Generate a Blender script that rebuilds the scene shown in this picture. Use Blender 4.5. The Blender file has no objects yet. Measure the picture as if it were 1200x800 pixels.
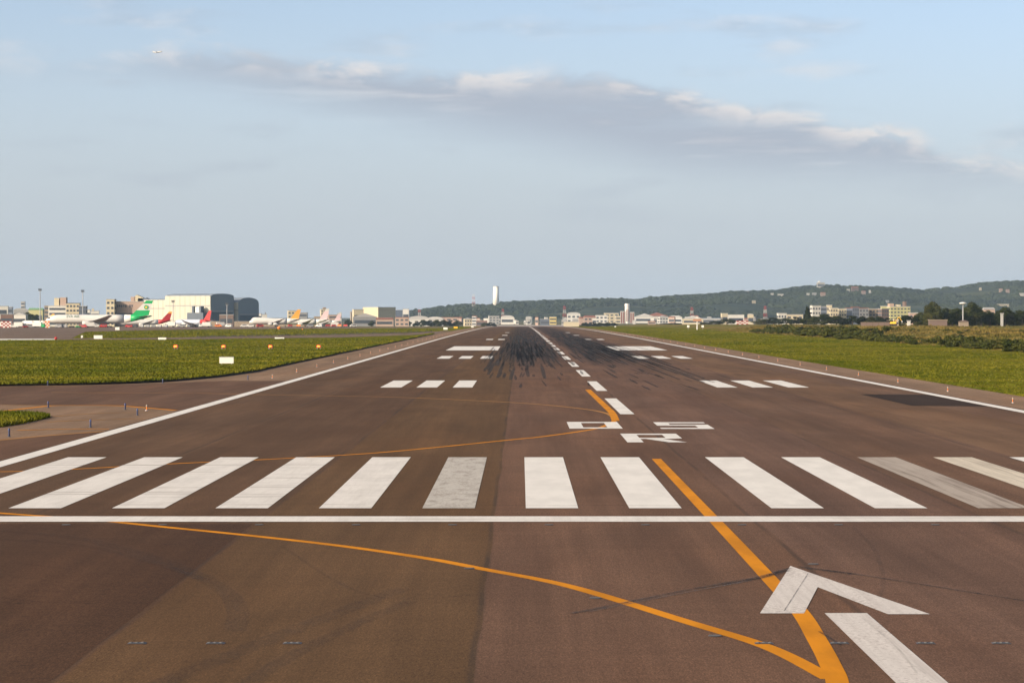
import bpy, bmesh, math, random
import numpy as np
from mathutils import Vector, Matrix, noise as mnoise

random.seed(7)
rng = np.random.default_rng(7)
R = math.radians
SC = bpy.context.scene
COL = SC.collection

# ------------------------------------------------------------------ camera
F = 2842.0                    # focal length in photograph pixels (1200 wide)
CXM, CHM = -7.15, 6.6         # eye: 7.15 m left of the centreline, 6.6 m up (flight deck)
cam_d = bpy.data.cameras.new('camera')
cam = bpy.data.objects.new('camera', cam_d); COL.objects.link(cam)
cam.location = (CXM, 0, CHM); cam.rotation_euler = (R(90), 0, 0)
cam_d.sensor_width = 36; cam_d.lens = 36 * F / 1200
cam_d.shift_x = -10 / 1200; cam_d.shift_y = -30 / 1200
cam_d.clip_start = 0.5; cam_d.clip_end = 60000
SC.camera = cam

# ------------------------------------------------------------------ light
SUN_EL, SUN_AZ = 24.0, 235.0   # azimuth clockwise from +Y (the view direction): behind, to the left
sd = Vector((math.sin(R(SUN_AZ)) * math.cos(R(SUN_EL)), math.cos(R(SUN_AZ)) * math.cos(R(SUN_EL)), math.sin(R(SUN_EL))))
sun_d = bpy.data.lights.new('sun', 'SUN'); sun_d.energy = 4.2; sun_d.angle = R(0.5); sun_d.color = (1.0, 0.86, 0.68)
sun = bpy.data.objects.new('sun', sun_d); COL.objects.link(sun)
sun.rotation_euler = sd.to_track_quat('Z', 'Y').to_euler(); sun.location = (0, 0, 100)

W = bpy.data.worlds.new('World'); SC.world = W; W.use_nodes = True
SC.view_settings.view_transform = 'Standard'; SC.view_settings.look = 'None'
SC.view_settings.exposure = 0.46; SC.view_settings.gamma = 1.0; SC.view_settings.use_curve_mapping = False

class NT:
    """small node builder"""
    def __init__(s, tree): s.t = tree; s.n = tree.nodes; s.l = tree.links
    def add(s, typ, **kw):
        n = s.n.new(typ)
        for k, v in kw.items(): setattr(n, k, v)
        return n
    def put(s, sock, v):
        if hasattr(v, 'is_linked') or isinstance(v, bpy.types.NodeSocket): s.l.new(v, sock)
        elif isinstance(v, (tuple, list)) and len(v) == 3 and sock.type == 'RGBA': sock.default_value = (*v, 1)
        else: sock.default_value = v
    def m(s, op, a, b=None, c=None, clamp=False):
        n = s.add('ShaderNodeMath', operation=op); n.use_clamp = clamp
        for i, v in enumerate((a, b, c)):
            if v is not None: s.put(n.inputs[i], v)
        return n.outputs[0]
    def ss(s, v, lo, hi, a=0.0, b=1.0):
        n = s.add('ShaderNodeMapRange', interpolation_type='SMOOTHSTEP')
        s.put(n.inputs[0], v); s.put(n.inputs[1], lo); s.put(n.inputs[2], hi); n.inputs[3].default_value = a; n.inputs[4].default_value = b
        return n.outputs[0]
    def mix(s, f, a, b, blend='MIX'):
        n = s.add('ShaderNodeMix', data_type='RGBA', blend_type=blend); n.clamp_factor = True
        s.put(n.inputs[0], f); s.put(n.inputs[6], a); s.put(n.inputs[7], b)
        return n.outputs[2]
    def comb(s, x, y, z=0.0):
        n = s.add('ShaderNodeCombineXYZ')
        for i, v in enumerate((x, y, z)): s.put(n.inputs[i], v)
        return n.outputs[0]
    def sep(s, v):
        n = s.add('ShaderNodeSeparateXYZ'); s.put(n.inputs[0], v); return n.outputs
    def noise(s, vec, scale=1.0, detail=2.0, rough=0.5, dist=0.0):
        n = s.add('ShaderNodeTexNoise'); s.put(n.inputs['Vector'], vec)
        n.inputs['Scale'].default_value = scale; n.inputs['Detail'].default_value = detail
        n.inputs['Roughness'].default_value = rough; n.inputs['Distortion'].default_value = dist
        return n.outputs[0]
    def vmul(s, v, w):
        n = s.add('ShaderNodeVectorMath', operation='MULTIPLY'); s.put(n.inputs[0], v); n.inputs[1].default_value = w
        return n.outputs[0]
    def ramp(s, f, stops, interp='LINEAR'):
        n = s.add('ShaderNodeValToRGB'); n.color_ramp.interpolation = interp
        el = n.color_ramp.elements
        while len(el) < len(stops): el.new(0.5)
        for e, (p, c) in zip(el, stops): e.position = p; e.color = (*c, 1) if len(c) == 3 else c
        s.put(n.inputs[0], f); return n.outputs[0]
    def curve(s, f, pts):
        n = s.add('ShaderNodeFloatCurve'); c = n.mapping.curves[0]
        c.points[0].location = pts[0]; c.points[1].location = pts[-1]
        for p in pts[1:-1]: c.points.new(*p)
        n.mapping.update(); s.put(n.inputs[1], f); return n.outputs[0]

def build_sky():
    t = NT(W.node_tree); t.n.clear()
    out = t.add('ShaderNodeOutputWorld'); bg = t.add('ShaderNodeBackground'); t.l.new(bg.outputs[0], out.inputs[0])
    bg.inputs[1].default_value = 0.15
    sky = t.add('ShaderNodeTexSky', sky_type='NISHITA'); sky.sun_disc = False
    sky.sun_elevation = R(SUN_EL); sky.sun_rotation = R(SUN_AZ)
    sky.altitude = 30; sky.air_density = 0.5; sky.dust_density = 1.85; sky.ozone_density = 0.3
    tc = t.add('ShaderNodeTexCoord'); d = t.sep(tc.outputs['Generated'])
    U = t.m('MULTIPLY', t.m('ARCTAN2', d[0], d[1]), F)          # azimuth and elevation of the sky, in 1/2842 rad
    V = t.m('MULTIPLY', t.m('ARCSINE', d[2]), F)
    # the long bank of stratocumulus ahead: upper and lower outline over azimuth
    T = t.m('DIVIDE', t.m('ADD', U, 1000.0), 2000.0, clamp=True)
    def outline(pts):
        return t.m('MULTIPLY', t.curve(T, [((x - 610 + 1000) / 2000, (370 - y) / 400) for x, y in pts]), 400.0)
    top = outline([(-390, 100), (-100, 84), (120, 70), (250, 58), (330, 66), (460, 77), (600, 84), (720, 86), (790, 100), (860, 121), (935, 128), (985, 146), (1060, 156), (1110, 182), (1180, 190), (1300, 205), (1610, 240)])
    bot = outline([(-390, 100), (-100, 88), (120, 84), (250, 100), (330, 118), (460, 140), (600, 162), (720, 184), (790, 198), (860, 204), (935, 208), (985, 208), (1060, 210), (1110, 216), (1180, 218), (1300, 216), (1610, 242)])
    P = t.comb(t.m('MULTIPLY', U, 1 / 95.0), t.m('MULTIPLY', V, 1 / 38.0))
    n1 = t.noise(P, 1.0, 7.0, 0.6, 0.4)
    P2 = t.comb(t.m('MULTIPLY', U, 1 / 240.0), t.m('MULTIPLY', V, 1 / 24.0), 3.7)
    n2 = t.noise(P2, 1.0, 4.0, 0.55)
    dt = t.m('SUBTRACT', t.m('ADD', top, t.m('MULTIPLY', t.m('SUBTRACT', n1, 0.5), 62.0)), V)
    db = t.m('SUBTRACT', V, t.m('ADD', bot, t.m('MULTIPLY', t.m('SUBTRACT', n2, 0.5), 50.0)))
    thick = t.ss(t.m('SUBTRACT', top, bot), 2.0, 45.0, 0.6, 0.9)
    dens = t.m('MULTIPLY', t.m('MULTIPLY', t.ss(dt, -6.0, 20.0), t.ss(db, -30.0, 38.0)), t.m('MULTIPLY', t.ss(n2, 0.2, 0.6, 0.7, 1.0), thick))
    lit = t.m('MULTIPLY', t.ss(dt, 42.0, 10.0), t.m('MULTIPLY', t.ss(n1, 0.42, 0.60), t.ss(t.noise(t.comb(t.m('MULTIPLY', U, 1 / 130.0), t.m('MULTIPLY', V, 1 / 90.0), 6.0), 1.0, 3.0, 0.5), 0.32, 0.52, 0.15, 1.0)))
    lit2 = t.m('MULTIPLY', t.ss(n2, 0.52, 0.72), 0.42)
    lit = t.m('MAXIMUM', lit, lit2)
    # small thin shreds of the same cloud all over the sky
    P3 = t.comb(t.m('MULTIPLY', U, 1 / 210.0), t.m('MULTIPLY', V, 1 / 46.0), 9.1)
    n3 = t.noise(P3, 1.0, 5.0, 0.5)
    wisp = t.m('MULTIPLY', t.ss(n3, 0.52, 0.74), 0.42)
    wisp = t.m('MULTIPLY', wisp, t.ss(V, 60.0, 190.0))
    alpha = t.m('MAXIMUM', dens, wisp)
    ccol = t.mix(lit, CLOUD_GREY, CLOUD_LIT)
    tint = t.mix(1.0, sky.outputs[0], SKY_TINT, 'MULTIPLY')
    tint = t.mix(t.ss(V, 460.0, 40.0, 0.0, 0.85), tint, HAZE_LAYER)      # aerosol layer all round the horizon
    t.l.new(t.mix(alpha, tint, ccol), bg.inputs[0])
CLOUD_GREY = (2.08, 2.3, 2.72); CLOUD_LIT = (4.1, 3.8, 3.65); HAZE_LAYER = (2.62, 2.84, 3.12); SKY_TINT = (1.21, 1.13, 0.99)
build_sky()

# ------------------------------------------------------------------ terrain functions
def dip(Y):                   # the runway falls gently away beyond 600 m; straight between knots 50 m apart
    def q(v): v = min(max(v, 600.0), 2800.0); return -1.2e-6 * (v - 600.0) ** 2
    k = math.floor(Y / 50.0) * 50.0; f = (Y - k) / 50.0
    return q(k) * (1 - f) + q(k + 50.0) * f
def sstep(a, b, x):
    t = min(max((x - a) / (b - a), 0.0), 1.0); return t * t * (3 - 2 * t)
def bank(X, Y):               # rough raised ground right of the mown strip
    if X < 80: return 0.0
    b = 1.9 * sstep(84, 112, X)
    n = mnoise.noise(Vector((X * 0.03, Y * 0.006, 1.3))) + 0.5 * mnoise.noise(Vector((X * 0.09, Y * 0.02, 4.1)))
    return b + 0.75 * n * sstep(86, 104, X) * (1 - sstep(1000, 1400, Y))
RIDGE = [(380, 371), (430, 369.5), (470, 366), (492, 362), (520, 358), (545, 356), (557, 356), (570, 357.5), (586, 354), (602, 353), (640, 351.5), (690, 350), (725, 349), (747, 351), (756, 348), (784, 346.5), (840, 343.5), (858, 341), (900, 340.5), (918, 338.5), (935, 335.5), (955, 333.5), (985, 334.5), (1020, 335.5), (1060, 337.5), (1092, 338.5), (1115, 336), (1137, 334.5), (1152, 331), (1175, 328.8), (1200, 330.5), (1260, 334), (1340, 330), (1450, 338), (1600, 352), (1800, 366)]
HY = 7000.0
def ridge_z(X):
    px = 610 + (X - CXM) / HY * F
    y = float(np.interp(px, [p[0] for p in RIDGE], [p[1] for p in RIDGE]))
    return CHM + (370 - y) / F * HY - 8.0
def hill(X, Y):               # wooded hills, crest at about 7 km
    if Y < 5200 or Y > 10000: return 0.0
    rz = ridge_z(X) + 6
    prof = sstep(5300, HY, Y) ** 0.9 * (1 - 0.8 * sstep(HY, 9800, Y))
    n = mnoise.noise(Vector((X * 0.0022, Y * 0.0016, 0.2))) * 0.30 + mnoise.noise(Vector((X * 0.006, Y * 0.004, 2.2))) * 0.12
    w = 1 - abs(2 * sstep(5300, HY, Y) - 1) if Y < HY else 0.0
    return max(0.0, rz) * (prof + n * w)
def gz(X, Y): return dip(Y) + bank(X, Y) + hill(X, Y)
def ground_px(px, py):        # where the sight line through a photograph pixel meets the pavement level
    if py <= 371: py = 371
    Y = F * CHM / (py - 370)
    for _ in range(60):
        Yn = F * (CHM - dip(Y)) / (py - 370); Y = 0.5 * Y + 0.5 * min(Yn, 4000)
    return Vector((CXM + (px - 610) / F * Y, Y, 0))
def xat(px, Y): return CXM + (px - 610) / F * Y
def zat(py, Y): return CHM - (py - 370) / F * Y

# ------------------------------------------------------------------ mesh + object helpers
def tag(o, label=None, cat=None, group=None, kind=None):
    if label: o['label'] = label
    if cat: o['category'] = cat
    if group: o['group'] = group
    if kind: o['kind'] = kind
    return o
def link(o, parent=None):
    COL.objects.link(o)
    if parent is not None: o.parent = parent
    return o
def empty(name, loc=(0, 0, 0), rz=0.0, parent=None):
    o = bpy.data.objects.new(name, None); o.empty_display_size = 0.5
    o.location = loc; o.rotation_euler = (0, 0, rz); return link(o, parent)
class MB:
    def __init__(s): s.v = []; s.f = []
    def add(s, vs, fs):
        k = len(s.v); s.v += [tuple(v) for v in vs]; s.f += [tuple(i + k for i in f) for f in fs]; return s
    def box(s, x0, x1, y0, y1, z0, z1):
        return s.add([(x0, y0, z0), (x1, y0, z0), (x1, y1, z0), (x0, y1, z0), (x0, y0, z1), (x1, y0, z1), (x1, y1, z1), (x0, y1, z1)],
                     [(0, 3, 2, 1), (4, 5, 6, 7), (0, 1, 5, 4), (1, 2, 6, 5), (2, 3, 7, 6), (3, 0, 4, 7)])
    def frus(s, x0, x1, y0, y1, z0, z1, ix, iy):
        return s.add([(x0, y0, z0), (x1, y0, z0), (x1, y1, z0), (x0, y1, z0), (x0 + ix, y0 + iy, z1), (x1 - ix, y0 + iy, z1), (x1 - ix, y1 - iy, z1), (x0 + ix, y1 - iy, z1)],
                     [(0, 3, 2, 1), (4, 5, 6, 7), (0, 1, 5, 4), (1, 2, 6, 5), (2, 3, 7, 6), (3, 0, 4, 7)])
    def prism(s, poly, y0, y1):            # polygon in XZ, extruded along Y
        n = len(poly)
        s.add([(x, y0, z) for x, z in poly] + [(x, y1, z) for x, z in poly],
              [tuple(range(n)), tuple(range(2 * n - 1, n - 1, -1))] + [(i, i + n, (i + 1) % n + n, (i + 1) % n) for i in range(n)])
        return s
    def cyl(s, p, q, r0, r1, n=10):
        p, q = Vector(p), Vector(q); a = (q - p).normalized(); u = a.orthogonal().normalized(); w = a.cross(u)
        vs = []
        for c, r in ((p, r0), (q, r1)):
            for i in range(n):
                t = 2 * math.pi * i / n; vs.append(c + (u * math.cos(t) + w * math.sin(t)) * r)
        return s.add(vs, [tuple(range(n))[::-1], tuple(range(n, 2 * n))] + [(i, (i + 1) % n, (i + 1) % n + n, i + n) for i in range(n)])
    def rings(s, rings):                   # loft of closed rings
        n = len(rings[0]); k = len(s.v)
        for r in rings: s.v += [tuple(p) for p in r]
        for j in range(len(rings) - 1):
            for i in range(n):
                s.f.append((k + j * n + i, k + j * n + (i + 1) % n, k + (j + 1) * n + (i + 1) % n, k + (j + 1) * n + i))
        s.f.append(tuple(k + i for i in range(n))[::-1]); s.f.append(tuple(k + (len(rings) - 1) * n + i for i in range(n)))
        return s
    def mesh(s, name, mat, smooth=False):
        me = bpy.data.meshes.new(name); me.from_pydata(s.v, [], s.f)
        if mat: me.materials.append(mat)
        bm = bmesh.new(); bm.from_mesh(me); bmesh.ops.recalc_face_normals(bm, faces=bm.faces); bm.to_mesh(me); bm.free()
        if smooth:
            for p in me.polygons: p.use_smooth = True
        me.update(); return me
    def build(s, name, mat, parent=None, smooth=False):
        return link(bpy.data.objects.new(name, s.mesh(name, mat, smooth)), parent)
def copy_tree(o, parent=None):
    c = o.copy(); COL.objects.link(c); c.parent = parent
    for ch in [x for x in o.children]: copy_tree(ch, c)
    return c
def np_mesh(name, verts, faces, mat, smooth=False):
    me = bpy.data.meshes.new(name); me.from_pydata(verts.tolist() if hasattr(verts, 'tolist') else verts, [], faces.tolist() if hasattr(faces, 'tolist') else faces)
    me.materials.append(mat)
    if smooth:
        for p in me.polygons: p.use_smooth = True
    return me

# ------------------------------------------------------------------ materials
MATS = {}
def mat(name, col, rough=0.7, var=0.12, scale=0.6, metal=0.0, bump=0.0, emit=None, spec=0.4, rand=0.0):
    """plain procedural paint/plaster/metal: colour broken up by two sizes of noise"""
    if name in MATS: return MATS[name]
    m = bpy.data.materials.new(name); m.use_nodes = True; t = NT(m.node_tree); b = t.n['Principled BSDF']
    g = t.add('ShaderNodeTexCoord').outputs['Object']
    n = t.noise(g, scale, 4.0, 0.6); n2 = t.noise(g, scale * 9, 2.0, 0.5)
    k = t.m('ADD', t.m('MULTIPLY', t.m('SUBTRACT', n, 0.5), 2 * var), t.m('MULTIPLY', t.m('SUBTRACT', n2, 0.5), var))
    if rand:
        oi = t.add('ShaderNodeObjectInfo'); k = t.m('ADD', k, t.m('MULTIPLY', t.m('SUBTRACT', oi.outputs['Random'], 0.5), rand))
    hsv = t.add('ShaderNodeHueSaturation'); hsv.inputs['Color'].default_value = (*col, 1); t.l.new(t.m('ADD', k, 1.0), hsv.inputs['Value'])
    t.l.new(hsv.outputs[0], b.inputs['Base Color'])
    b.inputs['Roughness'].default_value = rough; b.inputs['Metallic'].default_value = metal; b.inputs['Specular IOR Level'].default_value = spec
    if bump:
        bp = t.add('ShaderNodeBump'); bp.inputs['Strength'].default_value = bump; bp.inputs['Distance'].default_value = 0.05
        t.l.new(n2, bp.inputs['Height']); t.l.new(bp.outputs[0], b.inputs['Normal'])
    if emit:
        b.inputs['Emission Color'].default_value = (*emit[0], 1); b.inputs['Emission Strength'].default_value = emit[1]
    MATS[name] = m; return m

# seams between paving lanes, metres from the centreline
LANES = [(-64, (0.098, 0.057, 0.032)), (-23.3, (0.090, 0.051, 0.028)), (-15.65, (0.097, 0.055, 0.026)), (-8.05, (0.119, 0.067, 0.042)), (0.4, (0.118, 0.069, 0.047)), (8.0, (0.116, 0.068, 0.043)), (15.6, (0.128, 0.075, 0.043)), (23.2, (0.116, 0.070, 0.045))]
def asphalt(name, lanes, rubber=False, k=1.0, fleck=0.0):
    m = bpy.data.materials.new(name); m.use_nodes = True; t = NT(m.node_tree); b = t.n['Principled BSDF']
    pos = t.add('ShaderNodeNewGeometry').outputs['Position']; s = t.sep(pos)
    wob = t.m('MULTIPLY', t.m('SUBTRACT', t.noise(t.comb(0.0, s[1]), 0.08, 3.0), 0.5), 0.25)
    X = t.m('ADD', s[0], wob)
    if len(lanes) > 1:
        fx = t.m('DIVIDE', t.m('ADD', X, 64.0), 128.0, clamp=True)
        col = t.ramp(fx, [((p + 64) / 128, c) for p, c in lanes], 'CONSTANT')
    else:
        n = t.add('ShaderNodeRGB'); n.outputs[0].default_value = (*lanes[0][1], 1); col = n.outputs[0]
    # broad stains drawn out along the run, short blotches, aggregate
    st = t.noise(t.vmul(pos, (0.35, 0.018, 1)), 1.0, 4.0, 0.6)
    bl = t.noise(t.vmul(pos, (0.16, 0.05, 1)), 1.0, 5.0, 0.6, 0.6)
    fs = t.noise(t.vmul(pos, (2.2, 0.05, 1)), 1.0, 3.0, 0.6)
    tr = t.noise(t.vmul(pos, (0.12, 0.9, 1)), 1.0, 3.0, 0.55)
    ag = t.noise(pos, 7.0, 5.0, 0.8); ag2 = t.noise(pos, 26.0, 3.0, 0.7)
    v = t.m('MULTIPLY', t.ss(st, 0.3, 0.72, 0.84, 1.14), t.ss(bl, 0.3, 0.7, 0.90, 1.16))
    v = t.m('MULTIPLY', v, t.ss(fs, 0.3, 0.7, 0.93, 1.07))
    v = t.m('MULTIPLY', v, t.ss(tr, 0.3, 0.7, 0.96, 1.04))
    v = t.m('MULTIPLY', v, t.ss(ag, 0.3, 0.7, 0.84, 1.16))
    v = t.m('MULTIPLY', v, t.ss(ag2, 0.3, 0.7, 0.62, 1.38))
    g1 = t.noise(t.vmul(pos, (15, 2.6, 1)), 1.0, 3.0, 0.75); g2 = t.noise(t.vmul(pos, (34, 6, 1)), 1.0, 2.0, 0.7)
    v = t.m('MULTIPLY', v, t.m('MULTIPLY', t.ss(g1, 0.3, 0.7, 0.85, 1.15), t.ss(g2, 0.3, 0.7, 0.83, 1.17)))
    v = t.m('MULTIPLY', v, k)
    warm = t.noise(t.vmul(pos, (0.10, 0.022, 1)), 1.3, 3.0, 0.6)
    col = t.mix(t.ss(warm, 0.4, 0.75, 0.0, 0.5), col, t.mix(1.0, col, (1.12, 0.98, 0.84), 'MULTIPLY'))
    mv = t.add('ShaderNodeVectorMath', operation='SCALE'); t.l.new(col, mv.inputs[0]); t.put(mv.inputs['Scale'], v); col = mv.outputs[0]
    if len(lanes) > 1:                    # construction joints, tarred
        jn = None
        for p, _ in lanes[1:]:
            dd = t.m('ABSOLUTE', t.m('SUBTRACT', X, p)); q = t.ss(dd, 0.13, 0.02); jn = q if jn is None else t.m('MAXIMUM', jn, q)
        brk = t.ss(t.noise(t.vmul(pos, (1, 0.12, 1)), 1.0, 2.0), 0.3, 0.65)
        col = t.mix(t.m('MULTIPLY', jn, t.m('MULTIPLY', brk, 0.55)), col, (0.035, 0.028, 0.024))
    if fleck:                             # short dark flecks across the run, where tyres swung round
        fk = t.noise(t.vmul(pos, (0.9, 3.2, 1)), 1.0, 3.0, 0.7)
        col = t.mix(t.m('MULTIPLY', t.ss(fk, 0.60, 0.74), fleck), col, (0.018, 0.012, 0.008))
    if rubber:                            # tyre rubber laid down in the touchdown zone
        ax = t.m('ABSOLUTE', t.m('ADD', s[0], -0.9))
        w = t.m('MULTIPLY', t.ss(ax, 0.3, 2.4), t.ss(ax, 15.5, 8.5))
        ln = t.m('MULTIPLY', t.ss(s[1], 265.0, 430.0), t.ss(s[1], 2300.0, 900.0, 0.55, 1.0))
        s1 = t.noise(t.vmul(pos, (1.5, 0.016, 1)), 1.0, 4.0, 0.6)
        s2 = t.noise(t.vmul(pos, (0.5, 0.035, 1)), 1.0, 4.0, 0.65)
        r = t.m('MULTIPLY', t.m('MULTIPLY', w, ln), t.m('MULTIPLY', t.ss(s1, 0.28, 0.58, 0.4, 1.0), t.ss(s2, 0.26, 0.56, 0.4, 1.0)))
        col = t.mix(t.m('MULTIPLY', r, 1.0), col, (0.016, 0.014, 0.014))
    t.l.new(col, b.inputs['Base Color']); b.inputs['Roughness'].default_value = 0.9; b.inputs['Specular IOR Level'].default_value = 0.08
    bp = t.add('ShaderNodeBump'); bp.inputs['Strength'].default_value = 0.5; bp.inputs['Distance'].default_value = 0.01
    t.l.new(ag2, bp.inputs['Height']); t.l.new(bp.outputs[0], b.inputs['Normal'])
    return m
def paint(name, col, wear=0.15, dirt=(0.16, 0.125, 0.1), streak=0.0, grey=0.0, lo=0.92, gs=(3.5, 0.07)):
    """road paint: worn through in flecks, crossed by thin tyre streaks"""
    m = bpy.data.materials.new(name); m.use_nodes = True; t = NT(m.node_tree); b = t.n['Principled BSDF']
    pos = t.add('ShaderNodeNewGeometry').outputs['Position']
    fl = t.noise(pos, 9.0, 5.0, 0.75); lg = t.noise(t.vmul(pos, (0.9, 0.25, 1)), 1.0, 4.0, 0.6)
    f1 = t.ss(t.m('ADD', fl, t.m('MULTIPLY', t.m('SUBTRACT', lg, 0.5), 0.5)), 0.78 - wear, 0.92 - wear, 0.0, 0.55)
    sk = t.noise(t.vmul(pos, (0.07, 2.4, 1)), 1.0, 4.0, 0.7); sk2 = t.noise(t.vmul(pos, (0.05, 0.35, 1)), 1.0, 3.0, 0.6)
    f2 = t.m('MULTIPLY', t.m('MULTIPLY', t.ss(sk, 0.54, 0.66), t.ss(sk2, 0.42, 0.6)), streak)
    sl = t.noise(t.vmul(pos, (gs[0], gs[1], 1)), 1.0, 4.0, 0.7)
    f3 = t.m('MULTIPLY', t.ss(sl, 0.42, 0.7), grey)
    f = t.m('MAXIMUM', f1, t.m('MAXIMUM', f2, f3))
    val = t.ss(lg, 0.3, 0.7, lo, 1.06)
    mv = t.add('ShaderNodeVectorMath', operation='SCALE'); mv.inputs[0].default_value = col; t.put(mv.inputs['Scale'], val)
    t.l.new(t.mix(f, mv.outputs[0], dirt), b.inputs['Base Color']); b.inputs['Roughness'].default_value = 0.75; b.inputs['Specular IOR Level'].default_value = 0.08
    return m
def ground_mat():
    m = bpy.data.materials.new('mown_grass_ground'); m.use_nodes = True; t = NT(m.node_tree); b = t.n['Principled BSDF']
    pos = t.add('ShaderNodeNewGeometry').outputs['Position']; s = t.sep(pos)
    col = grass_colour(t, pos, s)
    t.l.new(col, b.inputs['Base Color']); b.inputs['Roughness'].default_value = 0.95; b.inputs['Specular IOR Level'].default_value = 0.0
    bp = t.add('ShaderNodeBump'); bp.inputs['Strength'].default_value = 0.8; bp.inputs['Distance'].default_value = 0.25
    t.l.new(t.noise(pos, 0.8, 4.0, 0.7), bp.inputs['Height']); t.l.new(bp.outputs[0], b.inputs['Normal'])
    return m
def grass_colour(t, pos, s):
    a = t.noise(t.vmul(pos, (0.012, 0.012, 0)), 1.0, 4.0, 0.6); c = t.noise(t.vmul(pos, (0.05, 0.022, 0)), 1.0, 5.0, 0.65, 0.5); e = t.noise(t.vmul(pos, (0.5, 0.12, 0)), 1.0, 4.0, 0.7)
    g = t.mix(t.ss(c, 0.32, 0.68), (0.053, 0.074, 0.005), (0.150, 0.136, 0.016))
    g = t.mix(t.ss(a, 0.42, 0.7, 0.0, 0.6), g, (0.155, 0.130, 0.020))
    g = t.mix(t.ss(e, 0.5, 0.78, 0.0, 0.6), g, (0.19, 0.165, 0.035))
    # dry earth and yellow weeds on the rough bank to the right
    rough = t.ss(s[0], 82.0, 100.0)
    bn = t.noise(t.vmul(pos, (0.045, 0.012, 0)), 1.0, 4.0, 0.6)
    dry = t.mix(t.ss(bn, 0.42, 0.66), (0.115, 0.115, 0.03), (0.185, 0.125, 0.055))
    dry = t.mix(t.ss(c, 0.55, 0.7), dry, (0.055, 0.07, 0.018))
    g = t.mix(rough, g, dry)
    far = t.ss(s[1], 2300.0, 2900.0)
    town = t.mix(t.ss(e, 0.4, 0.6), (0.15, 0.14, 0.11), (0.08, 0.09, 0.04))
    return t.mix(far, g, town)
def foliage(name, a, b_, scale=0.25, world=False):
    m = bpy.data.materials.new(name); m.use_nodes = True; t = NT(m.node_tree); b = t.n['Principled BSDF']
    g = t.add('ShaderNodeNewGeometry').outputs['Position'] if world else t.add('ShaderNodeTexCoord').outputs['Object']
    oi = t.add('ShaderNodeObjectInfo').outputs['Random']
    n = t.noise(g, scale, 4.0, 0.65)
    f = t.m('ADD', t.ss(n, 0.3, 0.7), t.m('MULTIPLY', t.m('SUBTRACT', oi, 0.5), 0.5), clamp=True)
    t.l.new(t.mix(f, a, b_), b.inputs['Base Color']); b.inputs['Roughness'].default_value = 0.85; b.inputs['Specular IOR Level'].default_value = 0.05
    return m
# ------------------------------------------------------------------ the ground and the hills
def grid_mesh(name, xs, ys, zf, material, smooth=False):
    nx, ny = len(xs), len(ys)
    v = [(x, y, zf(x, y)) for y in ys for x in xs]
    f = [(j * nx + i, j * nx + i + 1, (j + 1) * nx + i + 1, (j + 1) * nx + i) for j in range(ny - 1) for i in range(nx - 1)]
    return np_mesh(name, v, f, material, smooth)
GRASS = ground_mat()
gx = [-9000, -5000, -2500, -1200, -600, -300, -150, -80, -40, 0, 40, 79] + [82 + 3.2 * i for i in range(70)] + [320, 360, 420, 500, 600, 800, 1100, 1500, 2200, 3200, 5000, 9000]
gy = [-400, -100] + [12.5 * i for i in range(0, 112)] + [1400 + 50 * i for i in range(0, 30)] + [3000, 3400, 4000, 5000, 6500, 8500, 11000, 15000]
ground = link(bpy.data.objects.new('ground', grid_mesh('ground', gx, gy, lambda x, y: dip(y) + bank(x, y) - 0.06, GRASS, True))); tag(ground, 'flat green airfield grass reaching to the town', kind='structure')

HILLM = foliage('wooded_hillside', (0.018, 0.026, 0.010), (0.085, 0.088, 0.032), 0.004, True)
hx = [-1200 + 16 * i for i in range(290)]; hy = [5250 + 28 * i for i in range(66)] + [7100 + 150 * i for i in range(20)]
hills = link(bpy.data.objects.new('hills', grid_mesh('hills', hx, hy, lambda x, y: dip(y) + hill(x, y) - 0.7, HILLM, True))); tag(hills, 'long wooded hills behind the town', kind='structure')

# where the hill houses stand: the sight line is followed to the slope
HILL_HOUSES = []
for px, yt, hp, w_, k, lab in ((962, 331, 5.5, 11, 'white', 'white hilltop building with small tower on the ridge'), (883.5, 352.2, 2, 5, 'cream', 'lone pale house in a clearing half way up the hill'), (915, 344.6, 2, 8, 'white', 'white villa row left of the ridge building'), (905, 343.6, 2, 4, 'white', 'small white villa left of the villa row'), (947, 343.5, 2.2, 4, 'white', 'bright small house below the hilltop building'), (954.5, 343.2, 2, 6, 'pale', 'long low house below the hilltop building'), (964.5, 343, 3, 7, 'pink', 'pink house below the hilltop building'), (994, 338.8, 2.4, 4, 'white', 'white cottage left of the red hill house'), (1002, 336.8, 4, 10, 'brick', 'red brown house under the ridge'), (1012, 341.2, 2.4, 6, 'pink', 'pinkish house right of the red hill house'), (1019.5, 340, 2.8, 3, 'white', 'tiny white house right of the red hill house'), (1149, 337, 2.2, 3.5, 'cream', 'small pale house left of the pink hill village'), (1173, 338.4, 3, 5, 'pink', 'left pink house of the hill village at right'), (1181, 339.3, 3, 5, 'pink', 'right pink house of the hill village at right'), (1198, 343.5, 2.2, 7, 'white', 'white hill house cut by the right picture edge'), (1176, 356.3, 2.2, 16, 'cream', 'long pale hall low on the right hillside'), (878, 341.3, 2.2, 4, 'pink', 'dim pink house among the ridge trees'), (1040, 352, 2, 5, 'pale', 'faint pale house low on the hill above the yellow green block')):
    Yb = 5400.0
    while Yb < HY - 60 and gz(xat(px, Yb), Yb) < zat(yt + hp, Yb): Yb += 10
    HILL_HOUSES.append((px, yt, w_, k, lab, Yb))
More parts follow.
